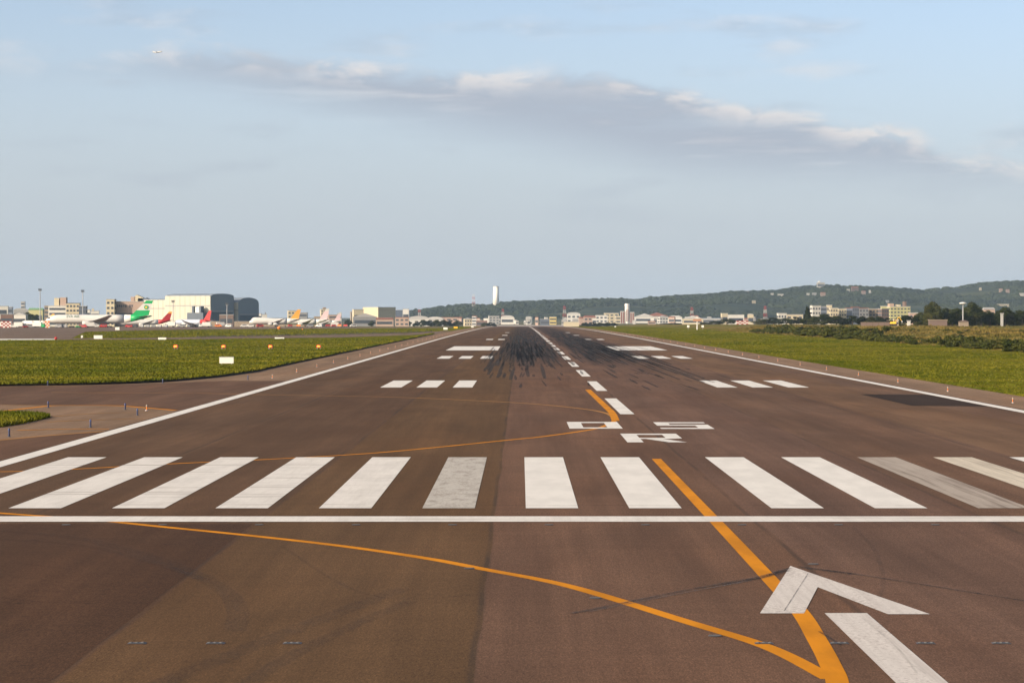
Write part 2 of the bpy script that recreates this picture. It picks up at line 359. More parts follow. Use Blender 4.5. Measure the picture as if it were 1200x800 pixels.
# woodland on the hills: one mass of small leafy crowns
def lump(n_seg=5):
    """unit low crown: jittered dome"""
    vs = [(0, 0, 1.0)]; fs = []
    for j, (r, z) in enumerate(((0.55, 0.85), (0.95, 0.4), (0.8, -0.2))):
        for i in range(n_seg):
            a = 2 * math.pi * (i + 0.5 * (j % 2)) / n_seg; k = 0.8 + 0.4 * random.random()
            vs.append((r * k * math.cos(a), r * k * math.sin(a), z * (0.8 + 0.4 * random.random())))
    for i in range(n_seg): fs.append((0, 1 + i, 1 + (i + 1) % n_seg, 1 + (i + 1) % n_seg))
    fs = [(0, 1 + i, 1 + (i + 1) % n_seg) for i in range(n_seg)]
    for j in range(2):
        for i in range(n_seg):
            a, b = 1 + j * n_seg + i, 1 + j * n_seg + (i + 1) % n_seg
            fs += [(a, a + n_seg, b), (b, a + n_seg, b + n_seg)]
    return np.array(vs), np.array(fs)
LUMPS = [lump() for _ in range(6)]
def scatter_lumps(name, pts, material):
    V, Fc, k = [], [], 0
    for (x, y, z, r, h) in pts:
        v, f = LUMPS[random.randrange(6)]; a = random.random() * 6.28; c, s_ = math.cos(a), math.sin(a)
        w = np.empty_like(v); w[:, 0] = x + r * (v[:, 0] * c - v[:, 1] * s_); w[:, 1] = y + r * (v[:, 0] * s_ + v[:, 1] * c); w[:, 2] = z + h * v[:, 2]
        V.append(w); Fc.append(f + k); k += len(v)
    return np_mesh(name, np.vstack(V), np.vstack(Fc), material)
FIELDS = [(935, 1, 0.55, 42, 0.10), (1010, 1, 0.50, 34, 0.06), (800, 1, 0.3, 30, 0.04), (690, 1, 0.35, 26, 0.04), (1150, 1, 0.35, 40, 0.05)]
pts = []
for _ in range(20000):
    px = random.uniform(455, 1300); Y = 5350 + 1900 * random.random() ** 0.8; X = xat(px, Y)
    h = hill(X, Y)
    if h < 6: continue
    q = (px - 600) / 100.0
    fld = mnoise.noise(Vector((X * 0.0035, Y * 0.003, 7.7)))
    if fld > 0.22: continue                      # open fields between the woods
    if any(abs(px - q[0]) < q[2] / 2 + 1.5 and q[5] - 70 < Y < q[5] + 20 for q in HILL_HOUSES): continue
    s_ = random.uniform(5, 11)
    pts.append((X, Y, dip(Y) + h - 2.5, s_ * 1.1, s_ * random.uniform(0.7, 1.25)))
wood = link(bpy.data.objects.new('woodland', scatter_lumps('woodland', pts, foliage('hill_trees', (0.004, 0.007, 0.004), (0.026, 0.034, 0.012), 0.005, True)))); tag(wood, 'dark green woodland covering the far hills', 'woodland', kind='stuff')

# ------------------------------------------------------------------ pavements
def knots(y0, y1): return [y0] + [k * 50.0 for k in range(12, 57) if y0 < k * 50.0 < y1] + [y1]
def strip(name, x0, x1, y0, y1, off, material, parent=None):
    b = MB(); ys = knots(y0, y1)
    vs = [(x, y, dip(y) + off) for y in ys for x in (x0, x1)]
    b.add(vs, [(2 * i, 2 * i + 1, 2 * i + 3, 2 * i + 2) for i in range(len(ys) - 1)])
    return b.build(name, material, parent)
def poly(name, pts, off, material, parent=None):
    bm = bmesh.new(); f = bm.faces.new([bm.verts.new((p[0], p[1], 0)) for p in pts])
    f.normal_update(); bmesh.ops.triangulate(bm, faces=bm.faces[:])
    lo, hi = min(p[1] for p in pts), max(p[1] for p in pts)
    for y in knots(lo, hi)[1:-1]:
        bmesh.ops.bisect_plane(bm, geom=bm.verts[:] + bm.edges[:] + bm.faces[:], plane_co=(0, y, 0), plane_no=(0, 1, 0))
    for v in bm.verts: v.co.z = dip(v.co.y) + off
    for fc in bm.faces:
        fc.normal_update()
        if fc.normal.z < 0: fc.normal_flip()
    me = bpy.data.meshes.new(name); bm.to_mesh(me); bm.free(); me.materials.append(material)
    return link(bpy.data.objects.new(name, me), parent)
def px_poly(name, pxs, off, material, parent=None): return poly(name, [ground_px(*p) for p in pxs], off, material, parent)
def smooth_line(pts, sub=8):
    P = [Vector((p[0], p[1], 0)) for p in pts]; out = []
    for i in range(len(P) - 1):
        a, b, c, d = P[max(i - 1, 0)], P[i], P[i + 1], P[min(i + 2, len(P) - 1)]
        for k in range(sub):
            t = k / sub
            out.append(0.5 * ((2 * b) + (c - a) * t + (2 * a - 5 * b + 4 * c - d) * t * t + (3 * b - a - 3 * c + d) * t ** 3))
    return out + [P[-1]]
def line(name, pts, width, off, material, parent, sub=8):
    L = smooth_line(pts, sub); vs = []
    for i, p in enumerate(L):
        d = (L[min(i + 1, len(L) - 1)] - L[max(i - 1, 0)]).normalized(); n = Vector((-d.y, d.x, 0)) * width / 2
        for q in (p + n, p - n): vs.append((q.x, q.y, dip(q.y) + off))
    return MB().add(vs, [(2 * i, 2 * i + 1, 2 * i + 3, 2 * i + 2) for i in range(len(L) - 1)]).build(name, material, parent)
def px_line(name, pxs, width, off, material, parent): return line(name, [ground_px(*p) for p in pxs], width, off, material, parent)

ASPH = asphalt('runway_asphalt', LANES, rubber=True)
ASPH_S = asphalt('shoulder_asphalt', [(0, (0.195, 0.128, 0.082))])
ASPH_D = asphalt('taxiway_asphalt', [(0, (0.108, 0.062, 0.039))])
ASPH_P = asphalt('fresh_asphalt', [(0, (0.034, 0.021, 0.014))])
ASPH_A = asphalt('apron_concrete', [(0, (0.145, 0.105, 0.078))])
WHITE = paint('white_marking_paint', (0.645, 0.62, 0.575), 0.06, streak=0.0)
WHITE_ST = paint('tyre_streaked_white_paint', (0.625, 0.595, 0.55), 0.16, streak=0.95, grey=0.12, gs=(7, .3))
WHITE_GR = paint('grimy_white_paint', (0.48, 0.45, 0.40), 0.3, streak=0.9, grey=0.6, dirt=(0.17, 0.14, 0.115), gs=(2.2, 0.6))
WHITE_BR = paint('faded_brownish_paint', (0.36, 0.31, 0.26), 0.2, streak=0.0, grey=0.8, dirt=(0.14, 0.105, 0.08))
WHITE_BE = paint('faded_beige_paint', (0.56, 0.50, 0.40), 0.2, streak=0.2, grey=0.45)
WHITE_AR = paint('worn_white_arrow_paint', (0.58, 0.54, 0.50), 0.28, streak=0.12, grey=0.3, dirt=(0.22, 0.18, 0.16))
YEL = paint('yellow_marking_paint', (0.57, 0.215, 0.003), 0.10, lo=0.78, dirt=(0.22, 0.1, 0.03))
YEL_F = paint('faded_yellow_paint', (0.40, 0.19, 0.045), 0.3, dirt=(0.15, 0.1, 0.06))

RWY_END = 2760.0
RX0, RX1 = -31.0, 28.4
runway = strip('runway', RX0, RX1, -60, RWY_END, 0.0, ASPH); tag(runway, 'brown asphalt runway with white markings and black tyre rubber', kind='structure')
sh_r = strip('shoulder_right', RX1, 34.0, -60, RWY_END, -0.004, ASPH_S); tag(sh_r, 'pale asphalt shoulder right of the runway', kind='structure')
exit_curve = [(-70, 453.5), (0, 452.5), (60, 451.7), (100, 451), (150, 449.5), (200, 447), (250, 442.5), (300, 435.8)]
far_l = [ground_px(*p) for p in exit_curve]
strip('shoulder_strip', -38.5, -31.0, far_l[-1].y, RWY_END, -0.004, ASPH_S, None)
sh_l = poly('shoulder_left', [(-31.0, -60), (-31.0, far_l[-1].y)] + [(p.x, p.y) for p in far_l[::-1]] + [(-75, 224), (-75, -60)], -0.004, ASPH_S)
bpy.data.objects['shoulder_strip'].parent = sh_l; tag(sh_l, 'pale asphalt shoulder left of the runway', kind='structure')
tx1 = [ground_px(*p) for p in ((-70, 453.8), (0, 452.9), (60, 452.2), (100, 451.6), (150, 450.3), (200, 448.6), (262, 446))] + [Vector((-31.03, ground_px(262, 446).y, 0)), Vector((-31.03, 168.5, 0))] + [ground_px(*p) for p in ((160, 476.7), (125, 474.8), (62, 474.4), (0, 474.0), (-70, 473.8))]
t1 = poly('taxiway_entry', tx1, 0.002, ASPH_D); tag(t1, 'dark taxiway joining the runway from the left', kind='structure')
tx2 = [ground_px(*p) for p in ((-70, 523), (0, 514.6), (60, 510), (110, 505.5))] + [Vector((-31.03, 138.0, 0)), Vector((-31.03, 40, 0)), Vector((-60, 40, 0))]
t2 = poly('taxiway_near', tx2, 0.002, ASPH_D); tag(t2, 'dark taxiway entry beside the threshold', kind='structure')
ap = px_poly('apron', [(-400, 390.5), (-60, 396.4), (60, 396.4), (84, 396), (100, 388.6), (180, 386.6), (300, 385.4), (440, 384.4), (530, 383.9), (530, 382.9), (-400, 382.9)], -0.03, ASPH_A); tag(ap, 'grey brown apron along the terminal side', kind='structure')
ex = px_poly('rapid_exit_taxiway', [(-100, 396.6), (84, 396.2), (150, 396.0), (200, 395.4), (280, 393.9), (397, 391.9), (480, 389.9), (507, 388.4), (529, 387.0), (511, 391.4), (480, 393.2), (447, 394.3), (397, 396.1), (280, 397.2), (230, 398.2), (100, 398.8), (-100, 399.6)], -0.024, ASPH_A); tag(ex, 'thin grey exit taxiway crossing the left grass', kind='structure')
cs = px_poly('concrete_strip', [(-100, 396.9), (64, 396.9), (64, 398.5), (-100, 398.5)], 0.02, mat('pale_concrete', (0.55, 0.53, 0.47), 0.85, 0.1, 0.1)); tag(cs, 'bright concrete strip along the taxiway edge', kind='structure')
ov = strip('overrun', RX0 - 40, RX1 + 30, RWY_END + 2, 3300, -0.02, mat('pale_overrun', (0.30, 0.25, 0.21), 0.9, 0.15, 0.02)); tag(ov, 'pale paved overrun past the runway end', kind='structure')

# ------------------------------------------------------------------ painted markings, parts of the runway
ZY, ZW = 0.006, 0.011
strip('edge_line', -30.75, -29.85, 30, RWY_END, ZW, WHITE, runway)
strip('edge_line', 27.05, 27.95, 30, RWY_END, ZW, WHITE, runway)
strip('threshold_bar', -29.8, 27.0, 77.75, 79.85, ZW, WHITE_ST, runway)
left_m = [WHITE, WHITE, WHITE_GR, WHITE_ST, WHITE_ST, WHITE_ST, WHITE_ST, WHITE_ST]     # from the centre outwards
right_m = [WHITE, WHITE, WHITE_BR, WHITE_BE, WHITE, WHITE_ST, WHITE]
names = {WHITE_GR: 'grey rubber-smeared threshold stripe', WHITE_BR: 'faded brownish threshold stripe', WHITE_BE: 'beige worn threshold stripe'}
for i, mt in enumerate(left_m):
    a = -1.62 - 3.55 * i; o = strip('threshold_stripe', a - 1.8, a, 83.2, 113.2, ZW, mt, runway)
    if mt in names: o['label'] = names[mt]
for i, mt in enumerate(right_m):
    a = 1.46 + 3.55 * i; o = strip('threshold_stripe', a, a + 1.8, 83.2, 113.2, ZW, mt, runway)
    if mt in names: o['label'] = names[mt]
k = 0
while 162.8 + 50.6 * k + 31 < RWY_END - 60:
    y = 162.8 + 50.6 * k; strip('centreline_dash', -0.45, 0.5, y, y + 31, ZW, WHITE, runway); k += 1
bars = {'a': (-20.1, -18.15), 'b': (-16.75, -14.85), 'c': (-13.4, -11.6), 'd': (11.0, 12.85), 'e': (14.25, 16.15), 'f': (17.55, 19.45)}
for y0, y1, ks in ((223.5, 247.5, 'abcdef'), (374, 398, 'abcdef'), (668, 692, 'bcde'), (818, 842, 'cd'), (968, 992, 'cd')):
    for q in ks: strip('touchdown_zone_bar', *bars[q], y0, y1, ZW, WHITE, runway)
strip('aiming_point_bar', -21.5, -11.5, 464, 525, ZW, WHITE, runway)
strip('aiming_point_bar', 11.0, 21.0, 464, 525, ZW, WHITE, runway)
def glyph(name, quads, x0, y0, label):
    b = MB()
    for q in quads: b.add([(x0 + p[0], y0 + p[1], ZW) for p in q], [tuple(range(len(q)))])
    o = b.build(name, WHITE, runway); o['label'] = label; return o
def rq(x0, x1, y0, y1): return [(x0, y0), (x1, y0), (x1, y1), (x0, y1)]
w, h = 3.12, 8.9
glyph('runway_numeral', [rq(0, .85, 0, h), rq(w - .85, w, 0, h), rq(.85, w - .85, 0, 1.5), rq(.85, w - .85, h - 1.5, h)], -4.28, 142.0, 'white painted numeral 0')
glyph('runway_numeral', [rq(0, w, 0, 1.5), rq(w - .85, w, 1.5, 5.6), rq(0, w - .85, 4.1, 5.6), rq(0, .85, 5.6, h), rq(.85, w, h - 1.5, h)], 1.07, 141.6, 'white painted numeral 5')
glyph('runway_letter', [rq(0, .85, 0, 9.3), rq(.85, w, 7.9, 9.3), rq(w - .85, w, 4.7, 7.9), rq(.85, w - .85, 3.5, 4.7), [(w - .85, 3.5), (w, 4.0), (w, 4.7), (w - .85, 4.7)], [(1.15, 3.5), (w - .95, 0), (w, 0), (2.05, 3.5)]], -1.57, 126.6, 'white painted letter R')
arrow = empty('threshold_arrow', (0, 0, 0), 0, runway)
MB().add([(-0.03, 64.0, ZW), (-1.84, 53.8, ZW), (-.86, 53.8, ZW), (0.08, 59.0, ZW)], [(0, 1, 2, 3)]).build('arrow_head', WHITE_AR, arrow)
MB().add([(-0.03, 64.0, ZW), (0.08, 59.0, ZW), (.98, 53.65, ZW), (1.91, 53.65, ZW)], [(0, 1, 2, 3)]).build('arrow_head', WHITE_AR, arrow)
strip('arrow_shaft', -.40, .54, 30, 53.85, ZW, WHITE_AR, arrow)
ASPH_O = asphalt('old_dark_asphalt', [(0, (0.067, 0.036, 0.020))], fleck=0.8)
strip('asphalt_lane', -30.98, -15.65, -60, 77.0, 0.003, ASPH_O, runway)
poly('asphalt_patch', [(21.4, 204.2), (21.6, 178.2), (26.9, 176.6), (26.98, 203.4)], 0.004, ASPH_P, runway)
# yellow lead-in lines
px_line('lead_in_line', [(-40, 597.5), (0, 601), (110, 609), (180, 616), (290, 627), (400, 639.5), (500, 654), (567, 666.7), (667, 686.5), (800, 726.7), (900, 758), (973, 795)], .37, ZY, YEL, runway)
line('lead_in_line', [(-0.88, 112), (-0.88, 92), (-0.88, 72), (-0.90, 60), (-.92, 54), (-1.1, 49.5), (-1.28, 46), (-1.5, 43.2), (-2.2, 38.5), (-3.4, 33)], .42, ZY + .002, YEL, runway)
px_line('lead_in_line', [(-40, 553), (27, 552), (97, 549), (200, 543.3), (300, 538.7), (400, 533.2), (475, 527.5), (600, 515), (635, 511.5), (690, 503.7), (708, 499), (718, 494.5), (721, 491)], .30, ZY, YEL, runway)
px_line('lead_in_line', [(230, 460.5), (307, 462.3), (400, 463.9), (475, 465.7), (560, 469.4), (630, 473.5), (685, 479.2), (710, 484), (719, 489)], .30, ZY, YEL_F, runway)
px_line('lead_in_line', [(689, 456.5), (700, 467), (710, 476.5), (717.5, 484), (721.5, 493)], .50, ZY + .002, YEL, runway)
tl = [([(-40, 487), (0, 482), (35, 478), (62, 475.3), (100, 474.9), (135, 475.2), (160, 476.8), (205, 480.6)], .5, YEL), ([(55, 494.5), (90, 492.6), (170, 490.3)], .3, YEL_F), ([(20, 504.2), (70, 502.8), (128, 502.6)], .35, YEL), ([(-30, 518), (15, 514.1), (60, 510), (120, 505.4)], .35, YEL_F), ([(-40, 474), (0, 474.1), (60, 475)], .3, YEL_F), ([(60, 459.6), (115, 460), (180, 460.4), (228, 460.6)], .3, YEL_F), ([(60, 488), (120, 484), (180, 483)], .25, YEL_F)]
for p_, w_, m_ in tl: px_line('taxiway_line', p_, w_, ZY + .003, m_, sh_l)
# faint tyre scrapes and turning marks in the foreground
def smear(name, c, alpha):
    m = bpy.data.materials.new(name); m.use_nodes = True; t = NT(m.node_tree); b = t.n['Principled BSDF']
    pos = t.add('ShaderNodeNewGeometry').outputs['Position']
    n = t.noise(pos, 1.1, 4.0, 0.7); n2 = t.noise(t.vmul(pos, (9, 3, 1)), 1.0, 3.0, 0.7)
    b.inputs['Base Color'].default_value = (*c, 1); b.inputs['Roughness'].default_value = 0.9
    t.l.new(t.m('MULTIPLY', t.m('MULTIPLY', t.ss(n, 0.25, 0.65, 0.35, 1.0), t.ss(n2, 0.2, 0.75, 0.2, 1.0)), alpha), b.inputs['Alpha']); return m
SM1 = smear('rubber_smear', (0.03, 0.027, 0.028), 0.85); SM2 = smear('faint_turning_mark', (0.04, 0.03, 0.026), 0.2); SMR = smear('touchdown_rubber', (0.012, 0.011, 0.011), 0.95); SM3 = smear('scrape_grey', (0.10, 0.10, 0.105), 0.8)
for p_, w_, m_ in (([(668, 719), (700, 713), (800, 692.5), (860, 682), (895, 676), (925, 666)], .14, SM1), ([(690, 717), (800, 695), (880, 680.5)], .07, SM3), ([(845, 684.5), (890, 677), (920, 668.5)], .3, SM1), ([(935, 664), (960, 667), (1010, 674), (1080, 685), (1200, 704), (1260, 712)], .11, SM1), ([(940, 665), (975, 669.5), (1000, 673)], .26, SM1),
                   ([(0, 622), (90, 631), (160, 648), (215, 667), (262, 692), (278, 715), (275, 740)], .5, SM2), ([(0, 632), (100, 640), (180, 660), (240, 680)], .35, SM2), ([(160, 815), (215, 790), (290, 760), (345, 738), (400, 717), (470, 690)], .55, SM2), ([(270, 815), (330, 775), (410, 735), (480, 705)], .4, SM2), ([(1000, 618), (1025, 645), (1035, 680), (1030, 700)], .12, SM2), ([(960, 740), (985, 756)], .07, SM1), ([(90, 610), (330, 596)], .0, None), ([(330, 640), (430, 697), (560, 697)], .12, SM2), ([(530, 592.4), (700, 592.2), (900, 592.4), (1230, 592.6)], .06, SM1), ([(919, 716), (933, 694), (947, 672)], .03, SM3), ([(905, 697), (940, 702)], .02, SM2), ([(1010, 724), (1050, 758), (1075, 790)], .05, SM2), ([(1020, 768), (1060, 775), (1085, 790)], .04, SM2), ([(940, 690), (1000, 703), (1050, 713)], .03, SM2), ([(120, 596), (290, 594)], .05, SM2), ([(0, 700), (60, 706), (130, 703)], .1, SM2), ([(20, 660), (90, 668)], .1, SM2)):
    if m_: px_line('tyre_mark', p_, w_, 0.0165, m_, runway)
# short single touchdown skids, one mass
b = MB()
def skid(x, y, L, w_):
    vs = []; n = max(2, int(L / 25) + 1); ph = random.uniform(-.3, .3)
    ys = sorted(set([y, y + L] + [kk for kk in knots(y, y + L)[1:-1]] + [y + L * i / n for i in range(1, n)]))
    for yy in ys:
        t = (yy - y) / L; ww = w_ * (0.25 + 0.75 * math.sin(math.pi * min(1, 0.12 + t * 0.88)) ** 0.6); cx = x + ph * t
        vs += [(cx - ww / 2, yy, dip(yy) + .0175), (cx + ww / 2, yy, dip(yy) + .0175)]
    b.add(vs, [(2 * i, 2 * i + 1, 2 * i + 3, 2 * i + 2) for i in range(len(ys) - 1)])
for _ in range(800):
    y = 330 + abs(random.gauss(0, 1)) * 260 + random.uniform(-40, 40)
    side = random.choice((-1, 1)); x = .9 + side * abs(random.gauss(7.2, 3.0))
    skid(x, y, random.uniform(25, 110), random.uniform(.14, .42))
for _ in range(60):
    skid(random.choice((-1, 1)) * abs(random.gauss(6.5, 2.6)) + .5, random.uniform(215, 330), random.uniform(8, 26), random.uniform(.2, .42))
for x, y, L in ((-6.3, 262, 60), (-4.6, 255, 80), (3.1, 258, 32), (-9.6, 258, 90), (-10.8, 272, 70), (11.6, 262, 110), (12.6, 300, 110), (10.7, 275, 120), (13.4, 330, 90), (9.3, 250, 70), (-8.2, 250, 55), (11.0, 240, 60), (12.2, 255, 95), (-11.4, 300, 120), (-10.2, 320, 100)):
    skid(x, y, L, .45)
rub = b.build('rubber_streak', SMR, runway); rub['kind'] = 'stuff'

# ------------------------------------------------------------------ haze
def build_haze():
    o = MB().box(-9100, 9100, -450, 15100, -7.9, 235).build('haze', None); tag(o, 'pale blue grey afternoon haze over the airfield', 'haze', kind='stuff')
    m = bpy.data.materials.new('haze_air'); m.use_nodes = True; t = NT(m.node_tree); t.n.clear()
    out = t.add('ShaderNodeOutputMaterial'); pv = t.add('ShaderNodeVolumePrincipled'); t.l.new(pv.outputs[0], out.inputs['Volume'])
    pv.inputs['Color'].default_value = (0.58, 0.78, 1.0, 1); pv.inputs['Density'].default_value = HAZE_D; pv.inputs['Anisotropy'].default_value = 0.0
    o.data.materials.append(m); return o
HAZE_D = 3.6e-5
build_haze()
# ------------------------------------------------------------------ common paints
C = dict(white=(0.56, 0.54, 0.49), cream=(0.52, 0.45, 0.31), tan=(0.28, 0.22, 0.16), grey=(0.22, 0.22, 0.22), pale=(0.38, 0.37, 0.35), dark=(0.08, 0.09, 0.105), pink=(0.40, 0.29, 0.23), yellow=(0.55, 0.43, 0.15),
         olive=(0.42, 0.40, 0.20), blue=(0.17, 0.20, 0.25), brown=(0.17, 0.10, 0.075), brick=(0.17, 0.12, 0.10), slate=(0.11, 0.13, 0.16))
def wallm(k): return mat('wall_' + k, C[k], 0.85, 0.08, 0.05)
GLASS = mat('dark_window', (0.06, 0.07, 0.085), 0.35, 0.15, 0.3)
METAL = mat('grey_steel', (0.30, 0.30, 0.30), 0.5, 0.1, 0.5, metal=0.3)
WHITEP = mat('white_gloss_paint', (0.64, 0.62, 0.57), 0.35, 0.05, 0.2, spec=0.5)
TYRE = mat('black_rubber', (0.02, 0.02, 0.02), 0.9, 0.1, 2)
RED = mat('red_paint', (0.42, 0.03, 0.028), 0.45, 0.08, 0.3)
ORANGE = mat('orange_paint', (0.75, 0.20, 0.03), 0.5, 0.08, 0.5)
GREEN = mat('green_paint', (0.01, 0.36, 0.10), 0.4, 0.06, 0.2)
YELP = mat('yellow_machine_paint', (0.75, 0.45, 0.03), 0.5, 0.1, 0.5)
NAVY = mat('dark_blue_paint', (0.02, 0.028, 0.075), 0.5, 0.1, 0.5)
ROOFG = mat('grey_roofing', (0.33, 0.32, 0.31), 0.8, 0.12, 0.1)
ROOFP = mat('pale_metal_roof', (0.44, 0.43, 0.41), 0.6, 0.08, 0.1)
ROOFR = mat('red_tile_roof', (0.24, 0.10, 0.07), 0.85, 0.15, 0.2)

# ------------------------------------------------------------------ grass blades (nobody could count them)
def in_poly(x, y, P):
    c = np.zeros(len(x), bool); j = len(P) - 1
    for i in range(len(P)):
        xi, yi = P[i]; xj, yj = P[j]
        if yi != yj: c ^= ((yi > y) != (yj > y)) & (x < (xj - xi) * (y - yi) / (yj - yi) + xi)
        j = i
    return c
near_px = exit_curve + [(345, 425.8), (400, 413.2), (450, 402.6), (511, 391.4), (480, 393.2), (447, 394.3), (397, 396.1), (280, 397.2), (230, 398.2), (100, 398.8), (-70, 399.6)]
def dipv(y): return np.interp(y, [k * 50.0 for k in range(0, 61)], [dip(k * 50.0) for k in range(0, 61)])
def tufts(X, Y, Z, h, w, nb=4):
    n = len(X); a = rng.uniform(0, 2 * np.pi, (n, nb)); r = rng.uniform(0, 1, (n, nb)) * w[:, None]
    bx = X[:, None] + r * np.cos(a); by = Y[:, None] + r * np.sin(a)
    ang = rng.uniform(0, np.pi, (n, nb)); bw = w[:, None] * rng.uniform(0.25, 0.6, (n, nb)); hh = h[:, None] * rng.uniform(0.5, 1.15, (n, nb))
    le = rng.normal(0, 0.35, (n, nb, 2)) * hh[..., None]
    v = np.empty((n, nb, 3, 3)); dx, dy = np.cos(ang) * bw, np.sin(ang) * bw
    v[:, :, 0] = np.stack([bx - dx, by - dy, np.broadcast_to(Z[:, None], bx.shape)], -1); v[:, :, 1] = np.stack([bx + dx, by + dy, np.broadcast_to(Z[:, None], bx.shape)], -1)
    v[:, :, 2] = np.stack([bx + le[..., 0], by + le[..., 1], Z[:, None] + hh], -1)
    V = v.reshape(-1, 3); Fc = np.arange(len(V)).reshape(-1, 3); return V, Fc
GRB = foliage('grass_blades', (0.047, 0.069, 0.004), (0.164, 0.148, 0.015), 0.045, True)
parts_v, parts_f, off_ = [], [], 0
def add_t(X, Y, Z, h, w, nb=4):
    global off_
    V, Fc = tufts(X, Y, Z, h, w, nb); parts_v.append(V); parts_f.append(Fc + off_); off_ += len(V)
# left field
n = 42000; px = rng.uniform(-70, 520, n); py = 397 + 57 * rng.uniform(0, 1, n) ** 0.8; k = in_poly(px, py, near_px); px, py = px[k], py[k]
Y = F * CHM / (py - 370); X = CXM + (px - 610) / F * Y
LIP = 0.20
add_t(X, Y, dipv(Y) + LIP, rng.uniform(0.05, 0.16, len(X)) * (0.7 + 0.3 * Y / 300), 0.10 + Y * 0.0004)
# uncut rim along the pavement, taller
ep = [ground_px(*p) for p in exit_curve] + [Vector((-38.6, y, 0)) for y in range(300, 900, 25)]
ex_, ey_ = [], []
for a, b_ in zip(ep[:-1], ep[1:]):
    L = (b_ - a).length; m_ = int(L * (22 if a.y < 320 else 9))
    t_ = rng.uniform(0, 1, m_); o_ = np.abs(rng.normal(0, 0.55, m_)); d = (b_ - a).normalized(); nx, ny = -d.y, d.x
    ex_.append(a.x + (b_.x - a.x) * t_ + nx * o_); ey_.append(a.y + (b_.y - a.y) * t_ + ny * o_)
ex_, ey_ = np.concatenate(ex_), np.concatenate(ey_)
add_t(ex_, ey_, dipv(ey_) + LIP, rng.uniform(0.12, 0.30, len(ex_)) * (0.8 + 0.25 * ey_ / 300), 0.14 + ey_ * 0.0004)
DARK_BROWN = mat('very_dark_brown', (0.020, 0.016, 0.009), 0.95, 0.3, 0.5)  # very dark brown for the field's edge face and the thin strips
fw = [ground_px(*p) for p in near_px[:8]] + [Vector((-38.5, y, 0)) for y in (300, 400, 500, 600, 700, 800)] + [ground_px(*p) for p in near_px[11:]]
fld_o = poly('grass_field', [(p.x, p.y) for p in fw], LIP, GRASS); tag(fld_o, 'raised green grass field left of the runway', kind='structure')
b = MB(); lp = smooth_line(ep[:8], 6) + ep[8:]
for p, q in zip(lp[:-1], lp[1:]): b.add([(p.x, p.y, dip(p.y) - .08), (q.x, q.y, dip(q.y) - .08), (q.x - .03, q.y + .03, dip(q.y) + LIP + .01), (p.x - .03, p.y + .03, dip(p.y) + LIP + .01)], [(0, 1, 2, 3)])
b.build('dark_field_edge', DARK_BROWN, fld_o)  # very dark face from the pavement up to field level
# far field beyond the exit taxiway
far_px = [(86, 396.4), (150, 396.0), (200, 395.4), (280, 393.9), (397, 391.9), (480, 389.9), (507, 388.4), (527, 387.2), (548, 384.2), (530, 383.9), (440, 384.4), (300, 385.4), (180, 386.6), (101, 388.6)]
n = 9000; px = rng.uniform(80, 550, n); py = rng.uniform(384, 397, n); k = in_poly(px, py, far_px); px, py = px[k], py[k]
P = [ground_px(a, b_) for a, b_ in zip(px, py)]; X = np.array([p.x for p in P]); Y = np.array([p.y for p in P])
add_t(X, Y, dipv(Y) - 0.06, rng.uniform(0.15, 0.4, len(X)), np.full(len(X), 0.45))
# right field
n = 24000; px = rng.uniform(640, 1260, n); py = 383.5 + 95 * rng.uniform(0, 1, n) ** 1.3; Y = F * CHM / (py - 370); X = CXM + (px - 610) / F * Y
k = (X > 34.1) & (X < 83) & (Y < 1500); X, Y = X[k], Y[k]
add_t(X, Y, dipv(Y) - 0.06, rng.uniform(0.05, 0.15, len(X)) * (0.7 + 0.3 * np.minimum(Y, 700) / 300), 0.10 + Y * 0.0004)
ey_ = rng.uniform(120, 900, 6000) ; ex_ = 34.05 + np.abs(rng.normal(0, 0.3, 6000)); add_t(ex_, ey_, dipv(ey_) - .06, rng.uniform(.08, .2, 6000), np.full(6000, .12))
bank_v, bank_f, bo = [], [], 0
n = 15000; X = 84 + rng.gamma(1.6, 26, n); Y = 330 + 850 * rng.uniform(0, 1, n) ** 1.2; k = (X < 330); X, Y = X[k], Y[k]
Z = np.array([gz(a, b_) for a, b_ in zip(X, Y)]) - .08; cl = np.array([mnoise.noise(Vector((a * .06, b_ * .025, 8.0))) for a, b_ in zip(X, Y)])
WEEDS = tufts(X, Y, Z, (0.25 + 0.9 * np.clip(cl + .1, 0, 1)) * rng.uniform(.6, 1.3, len(X)), 0.25 + Y * .0005)
# island between the two taxiway mouths
isl_px = [(-50, 501), (0, 500.6), (20, 497.5), (45, 492.3), (59, 489), (50, 487), (35, 485.8), (0, 485), (-50, 485)]
isl = [ground_px(*p) for p in isl_px]
n = 9000; px = rng.uniform(-50, 60, n); py = rng.uniform(484, 502, n); k = in_poly(px, py, isl_px); px, py = px[k], py[k]
Y = F * CHM / (py - 370); X = CXM + (px - 610) / F * Y
add_t(X, Y, np.full(len(X), 0.03), rng.uniform(0.12, 0.34, len(X)), np.full(len(X), .14))
grass = link(bpy.data.objects.new('grass', np_mesh('grass', np.vstack(parts_v), np.vstack(parts_f), GRB))); tag(grass, 'short green grass beside the runway and taxiways', 'grass', kind='stuff')
DRY = foliage('dry_weed_blades', (0.050, 0.056, 0.010), (0.165, 0.120, 0.035), 0.035, True)
weeds = link(bpy.data.objects.new('rough_weeds', np_mesh('rough_weeds', WEEDS[0], WEEDS[1], DRY))); tag(weeds, 'rough dry weeds and tall grass on the right bank', 'weeds', kind='stuff')
io = poly('grass_island', [(p.x, p.y) for p in isl], 0.03, GRASS); tag(io, 'small grass island between the taxiway mouths', kind='structure')
